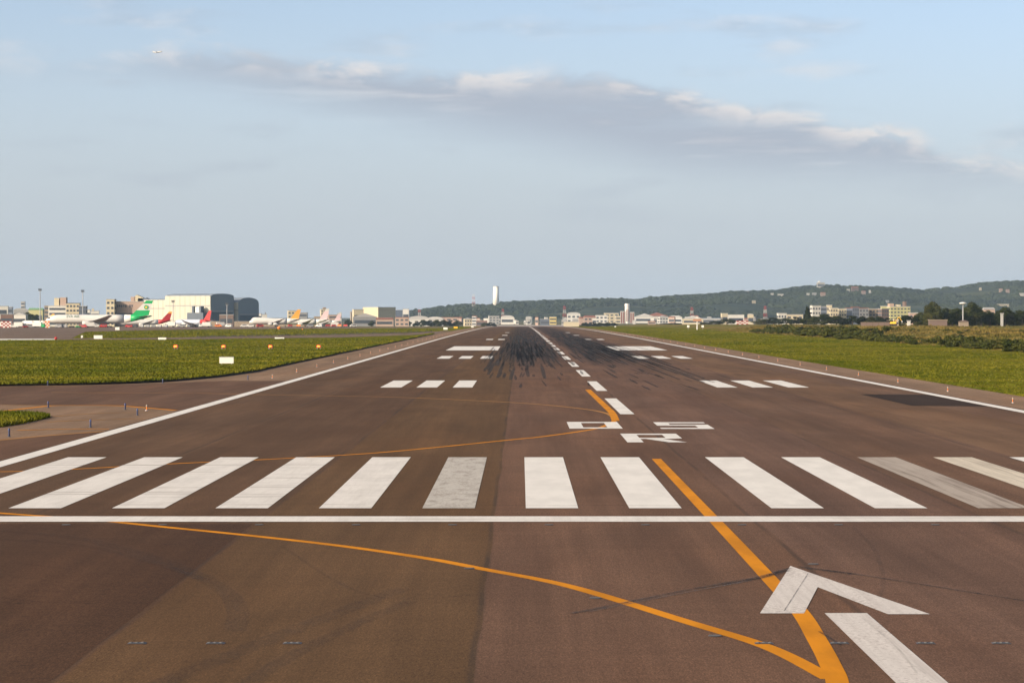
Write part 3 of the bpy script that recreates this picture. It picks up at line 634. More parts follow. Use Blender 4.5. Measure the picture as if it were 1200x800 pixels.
# thin very dark brown strips along the exit taxiway
dr = px_poly('dark_strip', [(230, 394.9), (300, 393.4), (397, 391.8), (480, 389.8), (507, 388.3), (507, 387.8), (480, 388.7), (397, 390.7), (300, 392.3), (230, 393.7)], 0.03, DARK_BROWN); tag(dr, 'thin dark strip beside the exit taxiway', kind='structure')
dr = px_poly('dark_strip', [(95, 398.2), (160, 397.9), (235, 397.9), (235, 398.9), (160, 399.0), (95, 399.0)], 0.03, DARK_BROWN); tag(dr, 'thin dark strip beside the left taxiway', kind='structure')

# ------------------------------------------------------------------ trees and bushes
def leaves(lobes, n, size):
    """leaf clumps spread through ellipsoid lobes: (cx,cy,cz, rx,ry,rz)"""
    tot = sum(l[3] * l[4] + l[5] * l[3] for l in lobes); V = []
    for l in lobes:
        m_ = int(n * (l[3] * l[4] + l[5] * l[3]) / tot)
        d = rng.normal(0, 1, (m_, 3)); d /= np.linalg.norm(d, axis=1)[:, None]; rad = rng.uniform(0.45, 1.08, m_) ** 0.6
        c = np.array(l[:3]) + d * rad[:, None] * np.array(l[3:])
        u = rng.normal(0, 1, (m_, 3)) * 0.6 + np.cross(d, rng.normal(0, 1, (m_, 3))); u /= np.linalg.norm(u, axis=1)[:, None]
        w_ = np.cross(u, d + rng.normal(0, 0.5, (m_, 3))); w_ /= np.linalg.norm(w_, axis=1)[:, None]
        s_ = size * rng.uniform(0.6, 1.4, m_)[:, None]
        V.append(np.stack([c + u * s_, c + w_ * s_ * 0.7, c - u * s_ * rng.uniform(.6, 1, (m_, 1)), c - w_ * s_ * 0.7], 1))
    V = np.vstack(V); return V.reshape(-1, 3), np.arange(len(V) * 4).reshape(-1, 4)
LEAF = foliage('tree_leaves', (0.010, 0.018, 0.005), (0.048, 0.054, 0.012), 0.22)
LEAF2 = foliage('pale_tree_leaves', (0.022, 0.032, 0.008), (0.080, 0.076, 0.020), 0.22)
LEAFD = foliage('dark_conifer_leaves', (0.010, 0.016, 0.008), (0.032, 0.040, 0.016), 0.22)
BUSHL = foliage('bush_leaves', (0.024, 0.034, 0.008), (0.075, 0.078, 0.018), 0.4)
BARK = mat('brown_bark', (0.09, 0.065, 0.045), 0.95, 0.2, 2)
def tree_proto(kind, mt):
    """unit: 10 m high, about 8 m wide"""
    lobes = []
    if kind == 'round':
        for _ in range(9):
            a = random.random() * 6.28; q = random.uniform(0.6, 2.6); z = random.uniform(3.6, 7.6); s_ = random.uniform(1.3, 2.3)
            lobes.append((q * math.cos(a), q * math.sin(a), z, s_, s_, s_ * random.uniform(.65, .9)))
        lobes.append((0, 0, 8.3, 1.9, 1.9, 1.5))
    elif kind == 'broad':
        for _ in range(11):
            a = random.random() * 6.28; q = random.uniform(1.0, 3.6); z = random.uniform(2.6, 7.4) - q * .2; s_ = random.uniform(1.2, 2.2)
            lobes.append((q * math.cos(a), q * math.sin(a), z, s_, s_, s_ * .75))
        lobes.append((.4, 0, 8.2, 1.7, 1.7, 1.5))
    elif kind == 'low':
        for _ in range(10):
            a = random.random() * 6.28; q = random.uniform(.6, 3.4); z = random.uniform(1.6, 7.0); s_ = random.uniform(1.4, 2.3)
            lobes.append((q * math.cos(a), q * math.sin(a), z, s_, s_, s_ * .9))
        lobes.append((0, 0, 8.4, 1.7, 1.7, 1.4))
    else:
        for i in range(9):
            z = 1.6 + i * .95; r = 1.75 * (1 - i / 10.5); a = random.random() * 6.28
            lobes.append((.25 * math.cos(a), .25 * math.sin(a), z, r, r, .85))
    V, Fc = leaves(lobes, 2600, 0.36)
    crown = np_mesh('crown', V, Fc, mt)
    b = MB().cyl((0, 0, -.3), (.1, 0, 3.4), .32, .2, 8).cyl((.1, 0, 3.4), (0, .1, 7.4), .2, .06, 7)
    for l in lobes[:6]: b.cyl((.1, 0, 2.6 + random.random()), (l[0], l[1], l[2]), .13, .04, 5)
    return crown, b.mesh('trunk', BARK)
PROTO = {k: [tree_proto(k, m_) for m_ in ms] for k, ms in dict(round=(LEAF, LEAF2, LEAF), broad=(LEAF, LEAF), low=(LEAF, LEAFD, LEAF2), conifer=(LEAFD,)).items()}
def tree(label, px, ytop, wpx, Y, kind='round', var=0, group=None):
    X = xat(px, Y); z0 = gz(X, Y) - .1; h = zat(ytop, Y) - z0; wd = 1.35 * wpx / F * Y
    o = empty('tree', (X, Y, z0), random.random() * 6.28); tag(o, label, 'tree', group)
    cr, tr = PROTO[kind][var % len(PROTO[kind])]; unit = 3.6 if kind == 'conifer' else 8.0
    o.scale = (wd / unit, wd / unit, h / 9.6)
    link(bpy.data.objects.new('crown', cr), o); link(bpy.data.objects.new('trunk', tr), o); return o
for a in [('tall broad tree with pale top right of the yellow green block', 1093, 354, 19, 1240, 'low', 2), ('round tree standing just right of the tall broad one', 1107, 361, 15, 1250, 'broad', 0), ('big dark tree just left of the white topped lamp mast', 1121, 361, 17, 1260, 'broad', 1), ('large sunlit round tree right behind the white topped lamp mast', 1139, 354.5, 20, 1270, 'low', 2), ('dark rounded tree with domed crown near the right edge', 1178, 360, 18, 1230, 'low', 0), ('half visible bushy tree at the right picture edge', 1198, 364.5, 17, 1230, 'low', 0),
          ('slim dark conifer standing left of the white apartment houses', 946.5, 360, 9, 1750, 'conifer', 0), ('dark low tree below the white apartment houses', 966, 368, 20, 1560, 'low', 0), ('spreading dark tree before the cream apartment block', 999, 370, 18, 1520, 'broad', 0), ('deep green tree before the reddish roofed row', 1011, 370.5, 14, 1500, 'low', 1), ('dark round tree behind the yellow digger', 1061, 369.5, 15, 1270, 'round', 2), ('small dark tree left of the checkered shelter', 852, 373.5, 16, 2050, 'low', 0), ('wide dark tree right of the checkered shelter', 907, 372, 18, 1950, 'broad', 1)]:
    tree(*a)
ORD = ['first', 'second', 'third', 'fourth', 'fifth', 'sixth', 'seventh', 'eighth', 'ninth', 'tenth', 'eleventh', 'twelfth']
def by_landmark(rows, marks, kind):
    """name each tree by its count to the left or right of the nearest landmark"""
    out = {}; side = {}
    for r_ in rows:
        m_ = min(marks, key=lambda q: abs(q[0] - r_[0])); side.setdefault((m_, r_[0] < m_[0]), []).append(r_)
    for (m_, left), rs in side.items():
        for q, r_ in enumerate(sorted(rs, key=lambda r: abs(r[0] - m_[0]))): out[r_] = '%s %s to the %s of the %s' % (ORD[q], kind, 'left' if left else 'right', m_[1])
    return out
MARKS_R = [(817, 'white antenna mast'), (870, 'checkered shelter'), (896.7, 'rightmost red lattice mast'), (946.5, 'slim dark conifer'), (977, 'cream apartment pair'), (1027, 'brick wall'), (1050, 'yellow digger'), (1099, 'brown brick hut'), (1128.5, 'white topped lamp mast'), (1174, 'pale pillar hut')]
MARKS_L = [(47, 'left floodlight mast'), (278, 'rounded dark hangar'), (411, 'factory chimney'), (491, 'leftmost red lattice mast'), (548, 'cream gabled house'), (581, 'white chimney'), (670, 'bright cream long hall'), (735, 'striped tower')]
rows = [(838, 376, 14, 2080), (868, 374.5, 10, 2150), (891, 374, 14, 2000), (921, 372.5, 15, 1900), (933, 371.5, 12, 1820), (954, 370.5, 14, 1640), (980, 370, 17, 1560), (988, 373, 14, 1480), (1021, 371.5, 14, 1500), (1030, 370.5, 12, 1460), (1040, 372.5, 12, 1430), (1053, 372, 11, 1380), (1074, 370.5, 13, 1300), (1083, 368.5, 14, 1330), (1101, 368.5, 16, 1340), (1114, 370, 14, 1310), (1130, 369, 16, 1330), (1150, 368, 17, 1300), (1160, 369, 14, 1330), (1168, 370, 15, 1300), (1188, 369.5, 16, 1310), (1213, 367, 18, 1300), (1231, 366, 18, 1320), (1089, 362, 14, 1290), (1116, 364.5, 15, 1280), (1126, 363, 15, 1300), (1150, 363.5, 14, 1290), (1160, 366, 13, 1280), (1186, 365.5, 14, 1290), (1205, 363, 14, 1290), (1170, 366, 14, 1300), (1098, 361, 16, 1370), (1112, 362.5, 16, 1390), (1133, 360, 16, 1380), (1146, 361.5, 16, 1390), (1158, 364, 15, 1400), (1182, 363, 15, 1390), (1194, 363.5, 16, 1400), (1079, 366, 13, 1390), (790, 378.2, 12, 2350), (780, 378.5, 10, 2350), (826, 377.5, 10, 2200), (944, 373, 12, 1700)]
labs = by_landmark(rows, MARKS_R, 'low dark tree')
for i, r_ in enumerate(rows): tree(labs[r_], *r_, 'low', i, 'trees in the belt right of the runway')
rows = [(496, 374.5, 9, 2650), (504, 375, 9, 2650), (512, 374.6, 9, 2700), (520, 375, 10, 2700), (528, 375.2, 9, 2700), (536, 375.4, 9, 2750), (478, 375.8, 7, 2600), (488, 376, 7, 2600), (408, 374.5, 8, 2500), (436, 376, 7, 2500), (575, 377.5, 9, 2700), (568, 378, 7, 2700), (685, 378.2, 9, 2700), (694, 377.6, 9, 2700), (703, 377.8, 9, 2700), (712, 377.8, 9, 2700), (719, 378, 8, 2700), (32, 366, 12, 2300), (37, 368, 11, 2250), (43, 368.5, 8, 2250), (291, 368.5, 10, 2350), (298, 369.5, 9, 2380), (304, 371, 8, 2400)]
labs = by_landmark(rows, MARKS_L, 'small dark far tree')
for i, r_ in enumerate(rows): tree(labs[r_], *r_, 'low', i, 'far low trees by the town')
def bush_mesh():
    lobes = [(random.uniform(-.7, .7), random.uniform(-.7, .7), random.uniform(.25, .65), random.uniform(.35, .6), random.uniform(.35, .6), random.uniform(.2, .5)) for _ in range(7)]
    V, Fc = leaves(lobes, 520, 0.15); V[:, 2] = np.maximum(V[:, 2], -.1); return np_mesh('bush', V, Fc, BUSHL)
BM = [bush_mesh() for _ in range(4)]
def bush(label, X, Y, w, h, i, group):
    o = link(bpy.data.objects.new('bush', BM[i % 4])); o.location = (X, Y, gz(X, Y) - .1); o.scale = (w / 2, w / 2, h); o.rotation_euler = (0, 0, random.random() * 6.28)
    tag(o, label, 'bush', group); return o
# the scrub along the bank foot and the far thicket read as one mass
i = 0; SV, SF, so = [], [], 0
def scrub_at(X, Y, w, h):
    global so
    me = BM[random.randrange(4)]; v = np.empty(len(me.vertices) * 3); me.vertices.foreach_get('co', v); v = v.reshape(-1, 3); a = random.random() * 6.28; c, s_ = math.cos(a), math.sin(a)
    SV.append(np.stack([X + w / 2 * (v[:, 0] * c - v[:, 1] * s_), Y + w / 2 * (v[:, 0] * s_ + v[:, 1] * c), gz(X, Y) - .1 + h * v[:, 2]], -1)); SF.append(np.arange(len(v)).reshape(-1, 4) + so); so += len(v)
for Y in np.arange(395, 700, 2.2):
    if random.random() < .85: scrub_at(random.uniform(85, 97), Y + random.uniform(-2, 2), random.uniform(1.6, 4.6), random.uniform(.35, 1.6))
for Y in np.arange(700, 1020, 4):
    if random.random() < .85: scrub_at(random.uniform(87, 104), Y + random.uniform(-3, 3), random.uniform(3, 7.5), random.uniform(.7, 2.3))
for _ in range(60):
    Y = random.uniform(430, 1050); scrub_at(random.uniform(98, 135), Y, random.uniform(1.2, 3.5), random.uniform(.25, .8))
scrub = link(bpy.data.objects.new('scrub', np_mesh('scrub', np.vstack(SV), np.vstack(SF), BUSHL))); tag(scrub, 'ragged dark green scrub along the foot of the right bank', 'scrub', kind='stuff')
for px, Y, w, h, lab in ((1067, 560, 2.6, 1.4, 'rounded lone bush high on the bank under the digger'), (1108, 545, 2.5, 1.3, 'small lone bush on the brown slope of the bank'), (1144, 505, 3.4, 1.4, 'wide dark bush on the bank below the lamp mast'), (1187, 480, 4.4, 1.7, 'broad dark bush on the bank at the right edge'), (1044, 620, 4.0, 1.2, 'low flat bush on the bank below the brick wall'), (1021, 640, 3.0, 1.6, 'dark clump on the bank left of the brown patch'), (1125, 600, 2.2, .9, 'tiny bush alone near the crest of the bank'), (1077, 600, 3.0, .8, 'flat weed clump near the crest of the bank')):
    bush(lab, xat(px, Y), Y, w, h, i, None); i += 1

# ------------------------------------------------------------------ airfield lights and signs
LENS_W = mat('frosted_lens', (0.30, 0.25, 0.19), 0.3, 0.05, 5); LENS_G = mat('scuffed_lens', (0.12, 0.12, 0.12), 0.85, 0.2, 8, spec=0.1)
BLUE = mat('blue_lamp_glass', (0.015, 0.03, 0.13), 0.4, 0.05, 5)
STEELD = mat('dark_steel_rim', (0.05, 0.048, 0.05), 0.5, 0.1, 3)
def proto_edge_light():
    o = empty('runway_edge_light'); MB().cyl((0, 0, 0), (0, 0, .05), .12, .10, 10).build('base', METAL, o); MB().cyl((0, 0, .05), (0, 0, .28), .03, .03, 8).build('stem', MATS['orange_paint'], o)
    MB().cyl((0, 0, .28), (0, 0, .42), .06, .045, 10).build('lens', LENS_W, o); return o
def proto_blue_light():
    o = empty('taxiway_edge_light'); MB().cyl((0, 0, 0), (0, 0, .04), .11, .09, 10).build('base', STEELD, o); MB().cyl((0, 0, .04), (0, 0, .34), .06, .05, 8).build('stem', NAVY, o)
    MB().cyl((0, 0, .34), (0, 0, .46), .07, .045, 10).build('lens', BLUE, o); return o
def proto_inset():
    o = empty('inset_light'); MB().cyl((0, 0, .008), (0, 0, .020), .15, .13, 12).build('rim', STEELD, o); MB().box(-.12, .12, -.03, .03, .016, .030).build('lens', LENS_G, o); return o
def proto_bar():
    o = empty('approach_light'); MB().frus(-.19, .19, -.11, .11, .006, .022, .04, .04).build('rim', STEELD, o)
    for x in (-.12, 0, .12): MB().cyl((x, -.02, .02), (x, -.02, .036), .04, .035, 8).build('lens', LENS_G, o)
    return o
PE, PB, PI, PA = proto_edge_light(), proto_blue_light(), proto_inset(), proto_bar()
used = set()
def place(proto, x, y, label, cat, group, rz=0.0, off=0.0):
    o = proto if proto.name not in used else copy_tree(proto); used.add(proto.name)
    o.location = (x, y, dip(y) + off); o.rotation_euler = (0, 0, rz); tag(o, label, cat, group); return o
for i in range(34):
    y = 184 + 28 * i; place(PE, 30.2, y, {0: 'nearest edge light on the right shoulder by the picture edge', 1: 'edge light on the right shoulder level with the dark asphalt patch', 2: 'third nearest edge light on the right shoulder'}.get(i, 'small distant runway edge light on the right shoulder'), 'runway light', 'edge lights on the right shoulder')
for i in range(26):
    y = 256.5 + 28 * i; place(PE, -33.4, y, {0: 'nearest edge light on the left shoulder beyond the taxiway'}.get(i, 'small distant runway edge light on the left shoulder'), 'runway light', 'edge lights on the left shoulder')
place(PE, -33.2, 169, 'yellowish light among the blue taxiway lights', 'runway light', None)
for px, py, lab in ((10.6, 511.5, 'blue light nearest the left picture edge, below the grass island'), (106, 500.5, 'blue light between the two yellow lines beside the white edge line'), (56.5, 477.6, 'blue light on the yellow taxiway edge above the grass island'), (146.7, 480, 'blue light at the bend of the upper yellow taxiway line'), (161, 486.7, 'blue light closest to the white runway edge line'), (190.7, 449.3, 'blue light on the grass rim left of the white signboard'), (290.5, 445, 'blue light on the shoulder just below the white signboard'), (56, 451.9, 'blue light against the grass rim at the far left')):
    p = ground_px(px, py); place(PB, p.x, p.y, lab, 'taxiway light', 'blue taxiway edge lights')
for i in range(-7, 12): place(PI, -9.3 + 3.05 * i, 76.6, 'flush light in the row before the white threshold bar', 'inset light', 'flush threshold lights')
for x, lab in ((-14.88, 'leftmost flush light bar in the foreground row'), (-13.3, 'second flush light bar from the left in the foreground'), (-11.75, 'third flush light bar from the left in the foreground'), (-2.24, 'flush light bar between the two converging yellow lines'), (-.72, 'flush light bar touching the white arrow shaft'), (1.02, 'flush light bar just right of the white arrow shaft'), (2.54, 'rightmost flush light bar in the foreground row')): place(PA, x, 48.9, lab, 'inset light', 'foreground flush light bars')
for px, py, lab in ((550, 666, 'flush light beside the yellow line left of the black scrape'), (698, 700.7, 'flush light under the yellow line at the black scrape'), (838, 745, 'flush light left of the two yellow lines joining'), (953, 661, 'flush light just above the tip of the arrow')):
    p = ground_px(px, py); place(PI, p.x, p.y, lab, 'inset light', 'flush lead-in lights')
# four approach slope units in the left grass, lamps lit orange red
PAPI = mat('papi_lamp', (0.9, 0.2, 0.05), 0.3, 0.0, 1, emit=((1.0, 0.16, 0.02), 5.0))
ORB = mat('orange_housing', (0.62, 0.13, 0.03), 0.6, 0.1, 2)
for px, lab in ((206, 'leftmost glowing orange slope light unit in the grass'), (262, 'second glowing orange slope light unit from the left'), (317, 'third glowing orange slope light unit from the left'), (373.5, 'rightmost glowing orange slope light unit in the grass')):
    Y = 466; X = xat(px, Y); o = empty('approach_slope_light', (X, Y, LIP - .25)); tag(o, lab, 'slope light', 'slope light units')
    for x in (-.3, .3):
        for y in (-.3, .5): MB().cyl((x, y, 0), (x, y, .55), .04, .04, 6).build('leg', METAL, o)
    MB().prism([(-.4, .55), (.4, .55), (.4, .95), (.3, 1.05), (-.3, 1.05), (-.4, .95)], -.5, .8).build('housing', ORB, o)
    for x in (-.13, .13): MB().cyl((x, -.5, .8), (x, -.56, .8), .12, .12, 12).build('lens', PAPI, o)
SIGNW = mat('white_sign_board', (0.72, 0.71, 0.64), 0.6, 0.04, 0.5)
def sign(px, py, wpx, hpx, label, m_=SIGNW):
    p = ground_px(px, py); w_ = wpx / F * p.y; h_ = hpx / F * p.y
    o = empty('airfield_sign', (p.x, p.y, dip(p.y) + (LIP if 399 < py and px < 400 else -.06))); tag(o, label, 'sign')
    MB().box(-w_ / 2, w_ / 2, -.12, .12, .16, .16 + h_).build('board', m_, o)
    MB().box(-w_ / 2 - .04, w_ / 2 + .04, -.15, .15, .16 + h_, .22 + h_).build('cap', METAL, o)
    for x in (-w_ * .35, w_ * .35): MB().cyl((x, 0, 0), (x, 0, .16), .05, .05, 6).build('leg', METAL, o)
sign(265.5, 428.8, 16.5, 7.2, 'large blank white signboard in the left grass near the shoulder')
sign(115, 397.3, 10, 4, 'white signboard between the exit taxiway and green tailed plane')
sign(190, 399.4, 9.5, 2.4, 'low white signboard below the cream hangar')
sign(327.5, 397.6, 11, 2.0, 'flat white marker beside the exit taxiway under the parked white plane')
sign(137.5, 386.9, 5, 3.5, 'small white box by the apron under the green tail')
sign(522, 386.4, 5, 2.6, 'little white signboard at the runway shoulder far ahead')
sign(534, 384.9, 4.5, 2.2, 'little yellow signboard at the runway shoulder far ahead', YELP)
sign(553.5, 383.8, 3, 1.6, 'tiny white signboard at the far end of the left edge line')
sign(96, 396.2, 2.2, 2.8, 'narrow white marker post left of the white signboard')
sign(721, 383.3, 2, 1.2, 'tiny white marker on the far right grass')
for px, py, lab, m_ in ((65.5, 398.9, 'red ball shaped marker at the end of the pale strip', RED), (327, 387.1, 'orange red windcone box on the far apron edge', ORANGE), (354.5, 386.7, 'small orange marker on the far apron edge', ORANGE)):
    p = ground_px(px, py); r_ = (1.9 if m_ is RED else (2.1 if px == 327 else 0.8)) / F * p.y
    o = empty('airfield_marker', (p.x, p.y, dip(p.y) - .06)); tag(o, lab, 'marker')
    MB().cyl((0, 0, 0), (0, 0, r_), .06, .06, 6).build('post', METAL, o)
    ring = lambda rr, z: [(rr * math.cos(2 * math.pi * q / 12), rr * .8 * math.sin(2 * math.pi * q / 12), z) for q in range(12)]
    MB().rings([ring(r_ * math.sin(math.pi * max(.06, min(.94, q / 7))), r_ * 1.5 - r_ * .9 * math.cos(math.pi * q / 7)) for q in range(8)]).build('drum', m_, o, True)
# glide path mast on the right grass
Y = 1250; o = empty('antenna_mast', (xat(817, Y), Y, gz(xat(817, Y), Y))); tag(o, 'white antenna mast with orange box on the right grass', 'mast')
z1 = zat(370.5, Y) - o.location.z
MB().cyl((0, 0, 0), (0, 0, z1), .35, .28, 8).build('pole', WHITEP, o); MB().box(-2.1, 2.1, -.5, .5, z1 * .62, z1 * .80).build('antenna_box', mat('faded_orange_paint', (.42, .22, .13), .6, .1, .5), o); MB().box(-1.2, 1.2, -.3, .3, z1 * .86, z1 * .92).build('crossbar', WHITEP, o)
for px, lab in ((806.5, 'white monitor box left of the antenna mast'), (823.5, 'white monitor box right of the antenna mast')):
    o = empty('monitor_box', (xat(px, 1230), 1230, gz(xat(px, 1230), 1230))); tag(o, lab, 'box'); MB().cyl((0, 0, 0), (0, 0, 1.2), .08, .08, 6).build('post', METAL, o); MB().frus(-.6, .6, -.4, .4, 1.2, 2.3, .06, .06).build('case', SIGNW, o)
# ------------------------------------------------------------------ airliners
PINKT = mat('pale_pink_tail_paint', (0.80, 0.58, 0.58), 0.4, 0.08, 0.2); ORT = mat('orange_tail_paint', (0.85, 0.40, 0.06), 0.4, 0.08, 0.2); GREYB = mat('grey_fuselage_paint', (0.42, 0.46, 0.52), 0.4, 0.06, 0.2)
ENG = mat('engine_grey', (0.45, 0.45, 0.46), 0.4, 0.08, 0.3); BELLY = mat('grey_belly_paint', (0.40, 0.41, 0.43), 0.45, 0.06, 0.2)
def airplane(label, px, Y, yaw, L=60, r=2.9, finh=17, span=58, fin=None, tip=None, rear=None, body=None, hump=0.0, n_eng=2, z=None, gear=True, emblem=None, name='airplane', yawx=0.0):
    """nose towards local -X; px is where the middle of the fuselage stands"""
    body = body or WHITEP; fin = fin or body; tip = tip or fin; rear = rear or body
    X = xat(px, Y); o = empty(name, (X, Y, gz(X, Y) if z is None else z), yaw); tag(o, label, 'airplane')
    o.rotation_euler = (0, yawx, yaw)
    zc = r * 1.85 if gear else 0.0
    st = [(0.0, .03, -.30), (.008, .28, -.27), (.022, .50, -.20), (.045, .72, -.12), (.075, .90, -.05), (.11, 1.0, 0), (.30, 1.0, 0), (.50, 1.0, 0), (.66, 1.0, 0), (.74, .93, .07), (.82, .74, .22), (.90, .48, .42), (.96, .26, .58), (1.0, .08, .68)]
    def ring(s, k, dz, a0=0, a1=16, n=16):
        x = (s - .5) * L; out = []
        for i in range(n):
            t = 2 * math.pi * i / n; yy = r * k * math.cos(t); zz = r * k * math.sin(t)
            if hump and zz > 0: zz *= 1 + hump * sstep(.02, .07, s) * (1 - sstep(.26, .36, s))
            out.append((x, yy, zc + r * dz + zz))
        return out
    cut = 9
    MB().rings([ring(*s) for s in st[:cut + 1]]).build('fuselage', body, o, True)
    MB().rings([ring(*s) for s in st[cut:]]).build('tail_section', rear, o, True)
    MB().box((.022 - .5) * L, (.044 - .5) * L, -r * .66, r * .66, zc + r * (.18 + hump * .4), zc + r * (.40 + hump * .5)).build('cockpit_window', GLASS, o)
    MB().rings([[((s - .5) * L, r * .75 * k * math.cos(2 * math.pi * i / 10), zc - r * .78 + r * .42 * k * math.sin(2 * math.pi * i / 10)) for i in range(10)] for s, k in ((.32, .2), (.36, .9), (.46, 1), (.58, .9), (.62, .2))]).build('belly_fairing', BELLY, o, True)
    hs = span / 2
    for sg in (-1, 1):
        def sec(y, x0, c, zz, th): return [(x0, sg * y, zz), (x0 + c * .3, sg * y, zz + th), (x0 + c, sg * y, zz + th * .2), (x0 + c * .4, sg * y, zz - th * .5)]
        MB().rings([sec(r * .5, (.35 - .5) * L, L * .21, zc - r * .55, .65), sec(hs * .35, (.46 - .5) * L, L * .125, zc - r * .35, .45), sec(hs, (.635 - .5) * L, L * .035, zc + hs * .085, .14)]).build('wing', ENG, o)
        MB().rings([sec(r * .3, (.86 - .5) * L, L * .10, zc + r * .5, .3), sec(span * .17, (.945 - .5) * L, L * .04, zc + r * .75, .12)]).build('tailplane', body if rear is body else rear, o)
        for y, x in ([(hs * .33, .36)] if n_eng == 2 else [(hs * .36, .37), (hs * .64, .46)]):
            er = r * (.55 if n_eng == 2 else .42); ex = (x - .5) * L; ez = zc - r * .95
            e = MB().rings([[(ex + q * er * 2.6, sg * y + er * k * math.cos(2 * math.pi * i / 12), ez + er * k * math.sin(2 * math.pi * i / 12)) for i in range(12)] for q, k in ((0, .86), (.1, 1), (.6, 1), (1, .7), (1.35, .4))]).build('engine', WHITEP, o, True)
            MB().cyl((ex - .03, sg * y, ez), (ex - .08, sg * y, ez), er * .8, er * .8, 12).build('intake', TYRE, e)
            MB().box(ex + er * .8, ex + er * 2.4, sg * y - .15, sg * y + .15, ez + er * .8, zc - r * .35).build('pylon', ENG, e)
    zb, zt = zc + r * .75, finh
    def fq(f): return ((.80 + .145 * f - .5) * L, (.965 + .045 * f - .5) * L, zb + (zt - zb) * f)
    def fpart(nm, f0, f1, m_):
        a0, b0, z0 = fq(f0); a1, b1, z1 = fq(f1); w0, w1 = .42 * (1 - .5 * f0), .42 * (1 - .5 * f1)
        return MB().add([(a0, -w0, z0), (b0, -.1, z0), (b0, .1, z0), (a0, w0, z0), (a1, -w1, z1), (b1, -.08, z1), (b1, .08, z1), (a1, w1, z1)], [(0, 1, 5, 4), (1, 2, 6, 5), (2, 3, 7, 6), (3, 0, 4, 7), (0, 3, 2, 1), (4, 5, 6, 7)]).build(nm, m_, o)
    if emblem:
        fpart('tail_fin', 0, .36, fin); f2 = fpart('fin_panel', .36, .80, WHITEP); fpart('fin_tip', .80, 1, tip)
        a, b_, zz = fq(.56); cx = a * .42 + b_ * .58
        for sg in (-1, 1):
            MB().cyl((cx, sg * .36, zz), (cx, sg * .42, zz), 1.5, 1.5, 18).build('emblem_globe', GREEN, f2); MB().cyl((cx, sg * .43, zz), (cx, sg * .46, zz), .75, .75, 8).build('emblem_star', ORT, f2)
    else:
        fpart('tail_fin', 0, .78, fin); fpart('fin_tip', .78, 1, tip)
    if gear:
        for x, ys in ((.10, (0,)), (.53, (-r * 1.1, r * 1.1))):
            for y in ys:
                g_ = MB().cyl(((x - .5) * L, y, zc - r * .8), ((x - .5) * L, y, .5), .2, .16, 8).build('landing_gear', METAL, o)
                for dx, dy in (((0, -.35), (0, .35)) if x < .2 else ((-.75, -.5), (-.75, .5), (.75, -.5), (.75, .5))): MB().cyl(((x - .5) * L + dx, y + dy - .2, .55), ((x - .5) * L + dx, y + dy + .2, .55), .55, .55, 12).build('wheel', TYRE, g_)
    return o
p1 = airplane('white wide body airliner with green and white tail, seen from its left side', 116, 1680, R(4), L=73, r=3.1, finh=18.6, span=62, fin=GREEN, tip=GREEN, rear=WHITEP, emblem=True)
gt = MB().rings([[((s - .5) * 73, 3.13 * k * math.cos(2 * math.pi * i / 16), 3.1 * 1.85 + 3.1 * dz + 3.13 * k * math.sin(2 * math.pi * i / 16)) for i in range(16)] for s, k, dz in ((.80, .80, .18), (.86, .62, .32), (.93, .38, .50), (.995, .11, .67))]).build('tail_cone', GREEN, p1, True)
fc = bpy.data.curves.new('title', 'FONT'); fc.body = 'EVA AIR'; fc.size = 2.5; fc.extrude = .02; fo = bpy.data.objects.new('title_tmp', fc); COL.objects.link(fo)
me = bpy.data.meshes.new_from_object(fo.evaluated_get(bpy.context.evaluated_depsgraph_get())); bpy.data.objects.remove(fo); me.materials.clear(); me.materials.append(mat('dark_green_lettering', (0.02, 0.12, 0.06), 0.5, 0.05, 1))
ti = link(bpy.data.objects.new('airline_title', me), p1); ti.location = (-22, -3.02, 3.1 * 1.85 + 1.1); ti.rotation_euler = (R(72), 0, 0)
airplane('white airliner with red rear fuselage and tail behind the green tailed one', 171, 1850, R(10), L=39, r=2.0, finh=11.6, span=34, fin=RED, tip=ORT, rear=RED)
airplane('grey and white airliner with bright red tail before the cream hangar', 226, 1790, R(-38), L=38, r=2.0, finh=12.2, span=34, fin=RED, tip=RED, rear=RED, body=GREYB)
airplane('white airliner with orange tail, its nose farthest left of the parked trio', 322, 1900, R(8), L=40, r=2.35, finh=13.6, span=46, fin=ORT, tip=ORT, hump=.35, n_eng=4)
airplane('white airliner with pale pink tail in the middle of the parked trio', 357, 1960, R(6), L=39, r=2.2, finh=14.6, span=44, fin=PINKT, tip=WHITEP)
airplane('white airliner with pale tail at the right of the parked trio', 379, 2040, R(10), L=30, r=1.9, finh=12.0, span=34, fin=PINKT, tip=WHITEP)
airplane('small white airliner with orange tail left of the long green tailed one', 44, 1780, R(-20), L=28, r=1.7, finh=9.6, span=28, fin=ORT, tip=ORT)
airplane('tiny white airliner climbing in the sky above the cloud bank', 184.5, 9500, R(180), L=37, r=2.2, finh=6.5, span=34, z=zat(61.3, 9500), gear=False, yawx=R(7))

